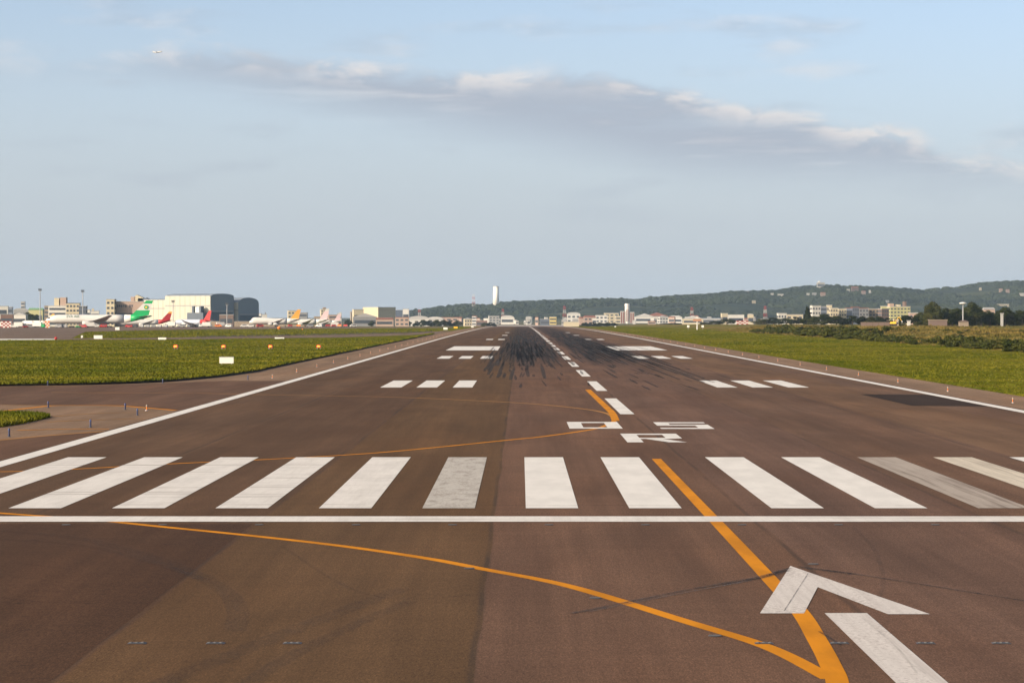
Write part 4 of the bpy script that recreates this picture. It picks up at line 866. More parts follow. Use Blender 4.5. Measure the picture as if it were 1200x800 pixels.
# ------------------------------------------------------------------ ground vehicles
def wheels(o, xs, w_, r_):
    for x in xs:
        for y in (-w_, w_): MB().cyl((x, y - .13, r_), (x, y + .13, r_), r_, r_, 12).build('wheel', TYRE, o)
def van(m_):
    o = empty('van'); MB().prism([(-2.5, .45), (2.5, .45), (2.5, 2.2), (-1.2, 2.25), (-2.0, 1.35), (-2.5, 1.15)], -.95, .95).build('body', m_, o)
    MB().box(-.9, 2.2, -.97, .97, 1.35, 1.95).build('side_window', GLASS, o); MB().add([(-1.98, -.85, 1.4), (-1.98, .85, 1.4), (-1.25, .85, 2.18), (-1.25, -.85, 2.18)], [(0, 1, 2, 3)]).build('windscreen', GLASS, o); wheels(o, (-1.6, 1.6), .85, .36); return o
def truck(m_, box=WHITEP):
    o = empty('box_truck'); MB().prism([(-4, .6), (-1.9, .6), (-1.9, 2.7), (-3.5, 2.7), (-3.9, 1.7), (-4, 1.5)], -1.15, 1.15).build('cab', m_, o)
    MB().box(-1.7, 4.2, -1.25, 1.25, 1.0, 3.7).build('cargo_box', box, o); MB().box(-3.6, 4.2, -.45, .45, .6, 1.0).build('chassis', METAL, o); MB().box(-3.3, -2.3, -1.17, 1.17, 1.75, 2.45).build('side_window', GLASS, o); wheels(o, (-3, 2.6), 1.0, .5); return o
def tug(m_):
    o = empty('baggage_tractor'); MB().prism([(-1.7, .4), (1.7, .4), (1.7, 1.1), (.2, 1.2), (-1.5, 1.1), (-1.7, .9)], -.75, .75).build('body', m_, o); MB().box(.1, 1.4, -.7, .7, 1.85, 1.95).build('roof', WHITEP, o)
    for x in (.15, 1.35): 
        for y in (-.65, .65): MB().cyl((x, y, 1.1), (x, y, 1.86), .04, .04, 5).build('post', METAL, o)
    wheels(o, (-1.1, 1.1), .7, .38); return o
def trailer(m_):
    o = empty('baggage_trailer'); MB().box(-1.7, 1.7, -.8, .8, .5, .65).build('deck', METAL, o); MB().frus(-1.6, 1.6, -.75, .75, .65, 1.9, .25, .1).build('container', m_, o); wheels(o, (-1.1, 1.1), .7, .25); return o
VM = dict(w=WHITEP, r=RED, g=GREEN, n=NAVY, o=ORANGE, y=YELP, k=mat('black_paint', (.03, .03, .035), .5, .1, 1), s=mat('silver_grey_paint', (.26, .26, .26), .45, .1, 1))
vl = [('van', 'w', 268, 1690, 'white van at the right end of the red tailed airliner'), ('truck', 'w', 240, 1700, 'white box truck right of the red tailed airliner'), ('van', 'w', 293, 1700, 'white van under the nose of the parked trio'), ('van', 'w', 285.5, 1720, 'white van just left of the parked trio'), ('trailer', 's', 246, 1740, 'pale baggage trailer beside the white box truck'), ('van', 's', 213, 1720, 'grey van left of the red tailed airliner nose'), ('truck', 'w', 199, 1760, 'white box truck behind the red rear airliner tail'), ('trailer', 's', 166, 1640, 'first grey trailer in the line under the green tail'), ('trailer', 's', 173, 1640, 'second grey trailer in the line under the green tail'), ('trailer', 's', 180, 1640, 'third grey trailer in the line under the green tail'), ('trailer', 's', 187, 1640, 'fourth grey trailer in the line under the green tail'), ('trailer', 's', 194, 1640, 'last grey trailer in the line under the green tail'),
      ('truck', 'w', 107.5, 1610, 'tall white catering truck before the green tailed airliner'), ('van', 'r', 98, 1600, 'red van left of the tall catering truck'), ('tug', 'g', 92, 1590, 'green baggage tractor below the long white fuselage'), ('tug', 'k', 84, 1600, 'dark baggage tractor below the long white fuselage'), ('trailer', 's', 76, 1600, 'grey trailer below the forward white fuselage'), ('van', 's', 69, 1600, 'grey van below the forward white fuselage'), ('truck', 'g', 46, 1580, 'green cab truck left of the orange checkered shelter'), ('van', 's', 36, 1640, 'grey van below the small orange tailed airliner'), ('truck', 'k', 24, 1600, 'dark truck at the left end of the apron'), ('van', 'w', 17, 1600, 'white van right of the red checkered shelter'), ('tug', 'r', 30, 1590, 'red baggage tractor at the left of the apron'), ('truck', 'n', 2, 1640, 'dark blue truck at the left picture edge'), ('van', 'r', 121, 1660, 'red van below the wing of the green tailed airliner'), ('tug', 'k', 128, 1660, 'dark tractor below the wing of the green tailed airliner'), ('van', 'r', 151, 1660, 'red van below the green tail'), ('van', 'k', 158, 1700, 'dark van below the green tail'),
      ('van', 'o', 256, 1780, 'orange van before the grey boundary wall'), ('truck', 'w', 260, 1850, 'white truck before the grey boundary wall'), ('van', 'r', 305, 1800, 'red van below the parked trio nose'), ('trailer', 'r', 340, 1800, 'red trailer below the parked trio'), ('trailer', 'o', 350, 1800, 'orange trailer below the parked trio'), ('van', 'w', 374, 1760, 'white van below the right plane of the parked trio'), ('trailer', 'r', 384, 1800, 'red trailer right of the parked trio'), ('trailer', 'r', 391, 1800, 'second red trailer right of the parked trio'), ('trailer', 'o', 398, 1800, 'orange trailer right of the parked trio'), ('trailer', 'r', 405, 1830, 'last red trailer right of the parked trio'), ('van', 'w', 414, 1850, 'white van before the cream factory'), ('van', 's', 363, 1790, 'grey van under the pink tailed airliner'), ('truck', 'r', 394, 1900, 'red truck behind the red trailers')]
vp = {}
for kind, c, px, Y, lab in vl:
    key = (kind, c)
    if key not in vp: o = vp[key] = dict(van=van, truck=truck, tug=tug, trailer=trailer)[kind](VM[c])
    else: o = copy_tree(vp[key])
    X = xat(px, Y); o.location = (X, Y, gz(X, Y) - .025); o.rotation_euler = (0, 0, R(random.choice((0, 180)) + random.uniform(-25, 25))); tag(o, lab, {'van': 'van', 'truck': 'truck', 'tug': 'baggage tractor', 'trailer': 'trailer'}[kind], 'vehicles on the apron')
def checker(label, px0, px1, ytop, Y, c1, nx, nz):
    X0, X1 = xat(px0, Y), xat(px1, Y); Xc = (X0 + X1) / 2; z0 = gz(Xc, Y) - .05; h_ = zat(ytop, Y) - z0; w_ = X1 - X0; o = empty('checkered_shelter', (Xc, Y, z0)); tag(o, label, 'shelter')
    MB().box(-w_ / 2, w_ / 2, 0, w_ * .5, 0, h_).build('wall', WHITEP, o); MB().box(-w_ / 2 - .2, w_ / 2 + .2, -.2, w_ * .5 + .2, h_, h_ + .25).build('roof', c1, o)
    for i in range(nx):
        for j in range(nz):
            if (i + j) % 2 == 0: MB().box(-w_ / 2 + w_ * i / nx, -w_ / 2 + w_ * (i + 1) / nx, -.06, -.003, h_ * j / nz + .02, h_ * (j + 1) / nz - .02).build('panel', c1, o)
checker('red and white checkered shelter at the far left of the apron', 1, 13, 376.5, 1600, mat('dull_red_paint', (.30, .05, .04), .6, .1, .3), 5, 4); checker('orange and white checkered shelter at the nose of the green tailed airliner', 51, 58, 376.5, 1600, ORANGE, 4, 4); checker('red and white checkered shelter on the right grass before the trees', 863, 877, 376, 1900, mat('dull_red_paint', (.30, .05, .04), .6, .1, .3), 5, 3)

# ------------------------------------------------------------------ buildings
def building(label, px0, px1, ytop, Y, k, rot=0.0, dr=.6, floors=0, roof='flat', roofm=None, name='building', cols=0, side=None, top=None, group=None, cat='building', wm=GLASS, base=None):
    """box house seen between two columns of the photograph at distance Y; dr = depth/width"""
    X0, X1 = xat(px0, Y), xat(px1, Y); Xc = (X0 + X1) / 2; a = R(rot); w_ = (X1 - X0) / (math.cos(a) + dr * abs(math.sin(a))); d_ = w_ * dr
    z0 = gz(Xc, Y) - .3 if base is None else base; h_ = max(2.5, zat(ytop, Y) - z0); o = empty(name, (Xc, Y + d_ / 2, z0), a); tag(o, label, cat, group)
    W_ = MB().box(-w_ / 2, w_ / 2, -d_ / 2, d_ / 2, 0, h_).build('wall', wallm(k) if isinstance(k, str) else k, o)
    rm = roofm or ROOFG
    if roof == 'flat': MB().box(-w_ / 2 - .25, w_ / 2 + .25, -d_ / 2 - .25, d_ / 2 + .25, h_, h_ + .45).build('roof', rm, o)
    elif roof == 'gable': MB().prism([(-w_ / 2 - .5, h_), (w_ / 2 + .5, h_), (0, h_ + w_ * .16)], -d_ / 2 - .4, d_ / 2 + .4).build('roof', rm, o)
    elif roof == 'ridge': MB().add([(-w_ / 2 - .5, -d_ / 2 - .5, h_), (w_ / 2 + .5, -d_ / 2 - .5, h_), (w_ / 2 + .5, d_ / 2 + .5, h_), (-w_ / 2 - .5, d_ / 2 + .5, h_), (-w_ / 2 * .9, 0, h_ + d_ * .22), (w_ / 2 * .9, 0, h_ + d_ * .22)], [(0, 1, 5, 4), (2, 3, 4, 5), (1, 2, 5), (3, 0, 4), (0, 3, 2, 1)]).build('roof', rm, o)
    elif roof == 'arch': MB().prism([(-w_ / 2 - .3, h_)] + [(w_ / 2 * math.cos(math.pi * (1 - q / 10)), h_ + w_ * .14 * math.sin(math.pi * q / 10)) for q in range(1, 10)] + [(w_ / 2 + .3, h_)], -d_ / 2 - .3, d_ / 2 + .3).build('roof', rm, o)
    if floors:
        fh = h_ / (floors + .25); nc = cols or 1
        for f_ in range(floors):
            za, zb = fh * (f_ + .42), fh * (f_ + .86)
            for c_ in range(nc):
                xa = -w_ / 2 + w_ * (c_ + (.06 if nc == 1 else .2)) / nc; xb = -w_ / 2 + w_ * (c_ + (.94 if nc == 1 else .8)) / nc
                MB().box(xa, xb, -d_ / 2 - .07, -d_ / 2 - .003, za, zb).build('window', wm, o)
            sx = 1 if Xc < 0 else -1
            MB().box(sx * (w_ / 2 + .003), sx * (w_ / 2 + .07), -d_ / 2 * .85, d_ / 2 * .85, za, zb).build('window', wm, o)
    if top:                                       # stair heads and tanks on the roof: (x0,x1 as fractions, height, paint)
        for x0, x1, th, tk in top: MB().box(-w_ / 2 + w_ * x0, -w_ / 2 + w_ * x1, -d_ * .3, d_ * .3, h_ + .45, h_ + .45 + th).build('roof_house', wallm(tk), o)
    o['_'] = 0; del o['_']
    return o, w_, d_, h_
Bd = building
# left, behind the apron
Bd('white low terminal block at the left picture edge', -14, 9, 359, 2300, 'white', 8, .5, 2, top=[(.1, .4, 2.5, 'pale')])
Bd('blue grey block right of the white terminal block', 9, 14.5, 360, 2350, 'blue', 0, .8, 3)
Bd('pale long hall above the small orange tailed airliner', 14, 33, 363.5, 2500, 'pale', 12, .6, 2, roof='arch', roofm=ROOFP)
Bd('hazy tall pale tower far behind the left hall', 24.5, 29, 353.5, 4200, 'pale', 0, 1, 6)
Bd('green edged roof hall left of the grey tower block', 33, 50, 363, 2700, 'olive', 0, .6, 1, roof='ridge', roofm=mat('green_roof', (.16, .30, .16), .7, .1, .1))
Bd('dark red shed under the pale hall', 0, 15, 368.5, 2100, 'brown', 5, .6, 1)
Bd('white shed with pale roof behind the dark truck', 15, 31, 369, 2120, 'white', -5, .6, 1, roof='gable', roofm=ROOFP)
Bd('narrow grey brown tower block left of the striped office', 52, 57, 358.5, 2300, 'tan', 0, 1.2, 5)
Bd('striped pale office block with roof houses behind the long airliner', 56.5, 78, 358.5, 2250, 'white', 0, .7, 4, roofm=ROOFP, top=[(.3, .56, 7, 'cream'), (.62, .95, 7.5, 'pink')])
Bd('cream office wing with dark roof right of the striped block', 76.5, 93, 355.5, 2200, 'cream', 4, .8, 5, roofm=mat('dark_roof', (.10, .09, .09), .8, .1, .1), cols=4)
Bd('dark glass block beside the cream office wing', 92.5, 101, 359, 2180, 'dark', 0, 1, 4, wm=mat('blue_glass', (.10, .12, .16), .3, .1, .3))
Bd('small white house right of the dark glass block', 101, 105.5, 363, 2400, 'white', 0, .8, 2)
Bd('pair of low white houses left of the cream cargo building', 106, 116, 364.5, 2420, 'white', 5, .6, 2, top=[(.1, .35, 2, 'cream')])
Bd('cream cargo building with balconies left of the hangars', 124.5, 134, 351, 2150, 'cream', 0, 1.5, 5, cols=2)
o, w_, d_, h_ = Bd('wide pink cream cargo building carrying dark lettering', 134, 172, 353.5, 2160, 'pink', 0, .7, 0, roofm=ROOFP, top=[(.48, .62, 4, 'pink'), (.70, 1.0, 2.6, 'slate')])
for q in range(8):
    if q != 5: MB().box(-w_ / 2 + 2.2 + q * 1.85, -w_ / 2 + 3.5 + q * 1.85, -d_ / 2 - .08, -d_ / 2 - .003, h_ - 5.0 + .5 * (q % 2), h_ - 2.7).build('sign_letter', GLASS, o)
for za in (.30, .50): MB().box(-w_ / 2 * .9, w_ / 2 * .95, -d_ / 2 - .07, -d_ / 2 - .003, h_ * za, h_ * za + 1.1).build('window', GLASS, o)
MB().prism([(w_ * .10, h_ + .45), (w_ * .36, h_ + .45), (w_ * .36, h_ + 3.6), (w_ * .17, h_ + 6.2), (w_ * .10, h_ + 4.8)], -d_ * .3, d_ * .2).build('roof_house', wallm('cream'), o)

def hangar(label, Xc, Yc, th, w_, d_, eave, rise, front, side, panels, door):
    """long lit front (local -Y) and arched gable end (local +X) with a dark door"""
    o = empty('hangar', (Xc, Yc, gz(Xc, Yc) - .2), th); tag(o, label, 'hangar')
    prof = [(-d_ / 2, 0), (d_ / 2, 0), (d_ / 2, eave * .93)] + [(d_ / 2 * math.cos(math.pi * (.06 + .88 * q / 10)), eave + rise * math.sin(math.pi * q / 10) ** .8) for q in range(11)] + [(-d_ / 2, eave * .93)]
    b = MB(); n = len(prof)
    b.add([(-w_ / 2, y, z) for y, z in prof] + [(w_ / 2, y, z) for y, z in prof], [tuple(range(n)), tuple(range(2 * n - 1, n - 1, -1))] + [(i, i + n, (i + 1) % n + n, (i + 1) % n) for i in range(n)])
    b.build('shell', side, o)
    for q in range(panels):
        xa = -w_ / 2 + w_ * q / panels + .12; xb = -w_ / 2 + w_ * (q + 1) / panels - .12
        MB().box(xa, xb, -d_ / 2 - .45, -d_ / 2 - .004, 0, eave * .66).build('panel', front, o); MB().box(xa, xb, -d_ / 2 - .55, -d_ / 2 - .004, eave * .70, eave * 1.0).build('panel', front, o)
    MB().box(-w_ / 2, w_ / 2, -d_ / 2 - .35, -d_ / 2 - .005, eave * .662, eave * .698).build('girder', ROOFG, o)
    for q in range(3): MB().box(w_ / 2 + .004, w_ / 2 + .4, -d_ * .44 + q * d_ * .295, -d_ * .44 + (q + 1) * d_ * .295 - .3, 0, eave * .47).build('door_leaf', door, o)
    MB().box(w_ / 2 + .004, w_ / 2 + .3, -d_ / 2 * .9, d_ / 2 * .9, eave * .49, eave * .53).build('door_rail', ROOFG, o)
    return o, w_, d_
HF = mat('cream_hangar_panel', (0.50, 0.475, 0.39), 0.7, 0.05, 0.05); HS = mat('shaded_blue_grey_cladding', (0.22, 0.255, 0.29), 0.6, 0.08, 0.05); HD = mat('dark_hangar_door', (0.10, 0.125, 0.15), 0.6, 0.08, 0.1)  # the blue grey has the end walls' shade mixed into its colour
th = R(-28); u = Vector((math.cos(th), math.sin(th), 0)); v_ = Vector((-math.sin(th), math.cos(th), 0))      # along the front, into the depth
cor = Vector((xat(247, 2040), 2040, 0))
Lf, Df = 47.0, 34.0
c1 = cor - u * Lf / 2 + v_ * Df / 2
o, w_, d_ = hangar('large cream fronted hangar with dark arched end wall', c1.x, c1.y, th, Lf, Df, 26.2, 2.0, HF, HS, 9, HD)
MB().box(w_ * .12, w_ * .47, -d_ / 2 - 9, -d_ / 2 - .6, 0, 12).build('annex', wallm('slate'), o)
for x in (.20, .36): MB().box(w_ * x, w_ * x + 1.8, -d_ / 2 - 7.5, -d_ / 2 - 3, 12, 17.5).build('annex_tower', wallm('slate'), o)
MB().box(w_ * .27, w_ * .355, -d_ / 2 - 7.2, -d_ / 2 - 3, 12, 17).build('annex_sign', WHITEP, o)
c2 = cor + v_ * (Df + 3 + 15.5) + u * 2.5 - u * Lf / 2
hangar('second dark hangar with rounded roof right of the cream one', c2.x, c2.y, th, Lf, 31, 21.0, 4.2, HF, HS, 9, HD)
c3 = cor - u * (Lf + 13) + v_ * Df * .55
hangar('lower cream hangar joined left of the large cream one', c3.x, c3.y, th, 25.0, 28, 23.0, 1.0, HF, HS, 5, HD)
Bd('grey brown brick block before the dark hangar end', 257, 273.5, 369, 1960, 'brick', 0, .5, 1)
o = empty('boundary_wall', (xat(300, 1990), 1990, gz(-200, 1990) - .1)); tag(o, 'long grey boundary wall before the dark hangars', 'wall'); 
for q in range(16): MB().box(-43 + q * 5.6, -43 + q * 5.6 + 5.45, -.15, .15, 0, 4.4).build('panel', wallm('tan'), o)
MB().box(-43.2, 46.8, -.22, .22, 4.4, 4.6).build('coping', ROOFG, o)
# beyond the parked trio
Bd('small white house pair right of the dark hangars', 298, 306, 367.5, 2700, 'white', 0, .6, 2); Bd('low white house with tank before the trio', 306.5, 313, 368.5, 2700, 'white', 10, .6, 1, top=[(.6, .8, 2, 'grey')])
Bd('yellowish apartment block behind the orange tail', 336, 349, 364, 2900, 'cream', 10, .8, 4, cols=3); Bd('grey block with aerials behind the pink tail', 349, 360, 366.5, 2900, 'grey', 0, .8, 3)
Bd('cream apartment tower between the two pale tails', 374.5, 385, 362.5, 2850, 'cream', 12, .9, 6, cols=3, top=[(.3, .7, 2, 'tan')]); Bd('pale pink block right of the cream tower', 384, 397, 369, 2750, 'pink', 8, .8, 3)
Bd('low tan block below the cream tower', 368, 378, 371, 2700, 'tan', 0, .8, 2); Bd('little white house left of the factory chimney', 395, 400, 367.5, 2900, 'white', 0, 1, 2)
# factory
Bd('cream factory wing left of the tall factory hall', 412.5, 426, 362.8, 2700, 'cream', 18, .6, 1); o, *_ = Bd('tall cream factory hall with shaded blue grey side', 424, 463, 360.2, 2750, 'cream', 42, 1.1, 0, roofm=ROOFP)
Bd('grey sheds along the foot of the factory', 413, 442, 371.5, 2550, 'grey', 5, .3, 1, roof='gable', roofm=ROOFG); Bd('blue grey hall right of the factory', 455, 480, 363.5, 3200, 'blue', 20, .7, 0, roofm=ROOFP); Bd('small white penthouse block on the far factory hall', 472, 479, 362.2, 3100, 'white', 0, .8, 1)
o = empty('factory_chimney', (xat(411.5, 2680), 2680, gz(-190, 2680))); tag(o, 'slim pale chimney left of the cream factory', 'chimney'); MB().cyl((0, 0, 0), (0, 0, 16), 1.2, .9, 10).build('shaft', wallm('tan'), o); MB().cyl((0, 0, 16), (0, 0, 16.6), 1.05, 1.05, 10).build('rim', ROOFG, o)
# town beyond the runway end, single blocks
for a in [('low red roofed houses before the factory', 440, 461, 374, 2450, 'pink', 4, .4, 1, 'ridge', ROOFR), ('cream block with stepped roof right of the red roofs', 463, 479, 372, 2450, 'pink', 0, .6, 2, 'flat', ROOFR), ('wide white arched shed beyond the left grass', 478, 503, 373.5, 2900, 'white', 4, .5, 0, 'arch', ROOFP), ('white long shed behind the tree row', 500, 520, 373.8, 2950, 'pale', -4, .4, 1, 'arch', ROOFP), ('reddish brown factory row behind the tree row', 515, 537, 372, 3300, 'pink', 0, .4, 2, 'flat', ROOFR), ('bright cream gabled house at the left runway corner', 543, 553, 373.8, 2900, 'cream', 12, .8, 2, 'gable', ROOFP), ('white church like house with small tower left of the runway end', 553, 558, 370.5, 3000, 'white', 0, 1, 3, 'gable', ROOFR), ('brick red hall left of the runway end', 558, 571, 376, 2820, 'brick', 0, .6, 1, 'flat', ROOFR), ('pale grey block below the white chimney', 572, 585, 370.5, 3500, 'pale', 8, .7, 3, 'flat', ROOFP), ('white arched hall below the white chimney', 587, 602, 371.5, 3500, 'white', 0, .7, 1, 'arch', ROOFP),
          ('grey shed right of the runway end', 633, 644, 374, 3100, 'slate', 0, .6, 1, 'flat', ROOFG), ('small yellow house right of the runway end', 644, 652, 371.5, 3400, 'yellow', 0, .7, 2, 'flat', ROOFP), ('bright cream long hall on the right grass edge', 660.5, 678.5, 377.2, 2720, 'cream', 0, .3, 0, 'flat', ROOFP), ('white domed plant beside the red mast', 664.5, 680, 368, 3900, 'white', 0, .6, 2, 'arch', ROOFP), ('pink houses behind the right tree row', 684, 698, 371.5, 3300, 'pink', 5, .6, 2, 'ridge', ROOFR), ('pale stepped factory left of the red striped tower', 698, 712, 369.5, 3400, 'white', 0, .6, 2, 'flat', ROOFP), ('taller cream factory block left of the red striped tower', 708, 725, 367, 3450, 'cream', 6, .7, 3, 'flat', ROOFP), ('cream block at the foot of the red striped tower', 721, 729, 370.5, 3300, 'cream', 8, .8, 2, 'flat', ROOFP), ('long white sheds right of the red striped tower', 744, 767, 371, 3500, 'white', 0, .4, 1, 'gable', ROOFP), ('long pale hall with pinkish roof right of the tower', 757, 783, 370.3, 3700, 'pale', 4, .4, 1, 'gable', ROOFR), ('white house with cream gable right of the long sheds', 771, 783, 371.5, 3300, 'white', 15, .8, 2, 'gable', ROOFP), ('low pink kiosk on the right grass edge', 759.5, 768, 376.6, 2500, 'pink', 0, .6, 1, 'flat', ROOFR), ('white hall left of the red mast on the right', 783, 800, 372, 3300, 'white', -5, .5, 1, 'arch', ROOFP), ('cream colonnaded hall below the right red mast', 800, 824, 373.5, 3000, 'cream', 0, .4, 1, 'gable', ROOFP), ('long blue grey shed roof right of the colonnaded hall', 822, 846, 373, 3300, 'pale', 0, .3, 1, 'flat', mat('blue_roof', (.25, .33, .45), .6, .1, .1)), ('cream tower end of the long white hall', 845, 853, 367.3, 2900, 'cream', 10, .8, 1, 'flat', ROOFP), ('long white hall joined to the cream tower end', 853, 872, 369, 2920, 'white', 0, .4, 1, 'flat', ROOFP), ('small cream dome house right of the long white hall', 876.5, 883, 368.5, 2800, 'cream', 0, .8, 1, 'arch', ROOFP), ('white villas left of the slim conifer', 911, 922, 367.3, 2300, 'white', 8, .7, 2, 'flat', ROOFP), ('cream terraced houses left of the slim conifer', 921, 941, 368.8, 2350, 'cream', 4, .5, 2, 'flat', ROOFP),
          ('bright white apartment house left of the cream pair', 950, 962, 358.5, 2000, 'white', 14, .8, 4, 'flat', ROOFP), ('apartment house with shade coloured blue grey walls behind the bright white one', 961, 969, 359.5, 2050, 'blue', 8, .8, 4, 'flat', ROOFP), ('small cream penthouse house beside the shaded apartment', 969, 975, 357.8, 2080, 'cream', 0, .8, 3, 'flat', ROOFP), ('left cream apartment block of the pair', 972, 982, 361.2, 1980, 'cream', 8, .8, 4, 'flat', ROOFP), ('right cream apartment block of the pair', 982, 992, 362, 1990, 'cream', 8, .8, 4, 'flat', ROOFP), ('blue white terrace right of the cream pair', 991, 999, 361.3, 2000, 'blue', 0, .8, 3, 'flat', ROOFR), ('dark fronted apartment house under the red roof', 998, 1007, 360.2, 2020, 'slate', 6, .8, 4, 'flat', ROOFR), ('grey apartment house with pink roof', 1006, 1018, 361.3, 2020, 'grey', 6, .8, 4, 'flat', ROOFR), ('brownish apartment house left of the yellow green block', 1017, 1030, 362, 2030, 'tan', 8, .8, 4, 'flat', ROOFP), ('dark brown house end before the yellow green block', 1030, 1042, 362, 2000, 'brick', 20, 1, 4, 'flat', ROOFG), ('low pale house left of the tall yellow green block', 1033, 1043, 359, 2150, 'olive', 0, .8, 3, 'flat', ROOFP),  # house behind the bright white one: shade is put into its blue wall colour
          ('small pinkish house right of the yellow green block', 1066, 1078, 367, 1900, 'pink', 0, .8, 2, 'flat', ROOFP), ('pale hillside temple house between the right trees', 1153, 1166, 362.5, 2300, 'pink', 0, .8, 2, 'ridge', ROOFG)]:
    lab, x0, x1, yt, Yb, kk, rot, dr_, fl, rf, rm = a; Bd(lab, x0, x1, yt, Yb, kk, rot, dr_, fl, rf, rm, cols=3 if x1 - x0 > 8 and fl > 1 else 0)
o, w_, d_, h_ = Bd('tall yellow green apartment block with brown roof towers', 1041.5, 1067, 359.5, 2100, 'olive', 6, .6, 5, roofm=ROOFP, cols=6, top=[(.0, .22, 2.5, 'pink'), (.38, .55, 1.6, 'cream'), (.74, .84, 4.2, 'brick')])
# striped apartment tower with round white stair shaft
Yb = 3300; o = empty('apartment_tower', (xat(735, Yb), Yb, gz(150, Yb) - .3)); tag(o, 'red and white striped apartment tower with a round white top', 'building')
h_ = zat(362.5, Yb) - o.location.z
for x0, x1, hh in ((-9.5, -3.4, .86), (3.4, 9.5, .80)):
    wv = MB().box(x0, x1, -4, 6, 0, h_ * hh).build('wing', wallm('pale'), o); MB().box(x0 - .2, x1 + .2, -4.2, 6.2, h_ * hh, h_ * hh + .5).build('roof', ROOFG, wv)
    for q in range(2): MB().box(x0 + .8 + q * 2.9, x0 + 2.4 + q * 2.9, -4.2, -4.003, 1, h_ * hh - 1).build('stripe', mat('maroon_tiles', (.20, .075, .06), .7, .1, .1), wv)
MB().cyl((0, -1, 0), (0, -1, h_ + 5), 3.3, 3.3, 16).build('stair_shaft', WHITEP, o); MB().cyl((0, -1, h_ + 5), (0, -1, h_ + 8), 3.7, 3.2, 16).build('cap', WHITEP, o)
for q in (-1.1, 1.1): MB().box(q - .35, q + .35, -4.75, -4.0, 3, h_).build('stripe', MATS['maroon_tiles'], o)
# small houses that fill the town, too far to tell apart
def filler(name, label, group, k, rf, rm, spots):
    for px0, px1, yt, Yb in spots: Bd(label, px0, px1, yt, Yb, k, random.uniform(-20, 20), random.uniform(.5, 1), 1 if random.random() < .6 else 0, rf, rm, name=name, group=group)
sp = {'a': [], 'b': [], 'c': [], 'd': []}
for q in range(62):
    px = random.uniform(478, 905) if q > 8 else random.uniform(400, 478); w_ = random.uniform(3.5, 10); Yb = random.uniform(3100, 4700); sp[random.choice('aabcd')].append((px, px + w_, random.uniform(371.5, 375.8) - (1.0 if Yb > 4000 else 0), Yb))
for q in range(7): px = random.uniform(596, 632); sp['a'].append((px, px + random.uniform(3, 6), random.uniform(374, 377), random.uniform(3300, 3900)))
filler('town_house', 'small white flat roofed house in the far town', 'small white houses of the far town', 'white', 'flat', ROOFP, sp['a']); filler('town_house', 'small grey flat roofed block in the far town', 'small grey blocks of the far town', 'grey', 'flat', ROOFG, sp['b'])
filler('town_house', 'small house with red ridge roof in the far town', 'red roofed houses of the far town', 'pink', 'ridge', ROOFR, sp['c']); filler('town_shed', 'pale arched shed in the far town', 'arched sheds of the far town', 'pale', 'arch', ROOFP, sp['d'])
# houses on the hills
for px, yt, w_, k, lab, Yb in HILL_HOUSES:
    X = xat(px, Yb); fl_ = k in ('white', 'pale', 'cream'); w_ *= .85; k2 = mat('hill_wall_' + k, tuple(.62 * q for q in C[k]), .85, .08, .05)
    Bd(lab, px - w_ / 2, px + w_ / 2, yt, Yb - 6, k2, 6, .5, 1 if px == 962 else 0, 'flat' if fl_ else 'ridge', ROOFP if fl_ else ROOFR, name='hill_house', base=min(gz(X, Yb) - 3, zat(yt, Yb) - 5), cat='house', top=[(.2, .4, 4, 'white')] if px == 962 else None)
# white chimney on the left hill
Yb = 6600; X = xat(581.3, Yb); o = empty('white_chimney', (X, Yb, gz(X, Yb) - 2)); tag(o, 'tall white chimney rising above the wooded hill', 'chimney'); zt = zat(336, Yb) - o.location.z
MB().cyl((0, 0, 0), (0, 0, zt), 8.4, 7.4, 24).build('shaft', mat('white_chimney_concrete', (.80, .76, .66), .8, .04, .02), o, True); MB().cyl((0, 0, zt), (0, 0, zt + 1.5), 7.9, 7.9, 24).build('rim', ROOFP, o)

# ------------------------------------------------------------------ masts
def lattice(label, px, ytop, Yb, wb, wt, n, red=True, name='radio_mast', alpha=None):
    X = xat(px, Yb); z0 = gz(X, Yb) - .2; h_ = zat(ytop, Yb) - z0; o = empty(name, (X, Yb, z0), .4); tag(o, label, 'mast')
    t_ = .085 * Yb / 2842
    for s in range(n):
        b = MB(); f0, f1 = s / n, (s + 1) / n; w0, w1 = wb + (wt - wb) * f0, wb + (wt - wb) * f1
        cs = [(-1, -1), (1, -1), (1, 1), (-1, 1)]
        for i, (a, c) in enumerate(cs):
            a2, c2 = cs[(i + 1) % 4]
            b.cyl((a * w0, c * w0, h_ * f0), (a * w1, c * w1, h_ * f1), t_, t_, 5); b.cyl((a * w0, c * w0, h_ * f0), (a2 * w1, c2 * w1, h_ * f1), t_ * .6, t_ * .6, 4); b.cyl((a2 * w0, c2 * w0, h_ * f0), (a * w1, c * w1, h_ * f1), t_ * .6, t_ * .6, 4); b.cyl((a * w1, c * w1, h_ * f1), (a2 * w1, c2 * w1, h_ * f1), t_ * .6, t_ * .6, 4)
        b.build('lattice_section', (RED if s % 2 == 0 else WHITEP) if red else METAL, o)
    MB().cyl((0, 0, h_), (0, 0, h_ * 1.06), t_ * .8, t_ * .5, 5).build('antenna', WHITEP, o); return o
lattice('red and white lattice mast before the left hills', 491.5, 362.5, 3300, 2.2, 1.0, 5); lattice('red and white lattice mast below the white chimney', 589.3, 362, 3600, 2.4, 1.0, 5); lattice('red and white lattice mast right of the runway end', 661.5, 358.5, 3600, 2.8, 1.0, 5); lattice('red and white lattice mast above the colonnaded hall', 810.8, 360, 3200, 2.6, 1.0, 5); lattice('red and white lattice mast right of the long white hall', 896.7, 358.5, 3100, 2.4, 1.0, 5)
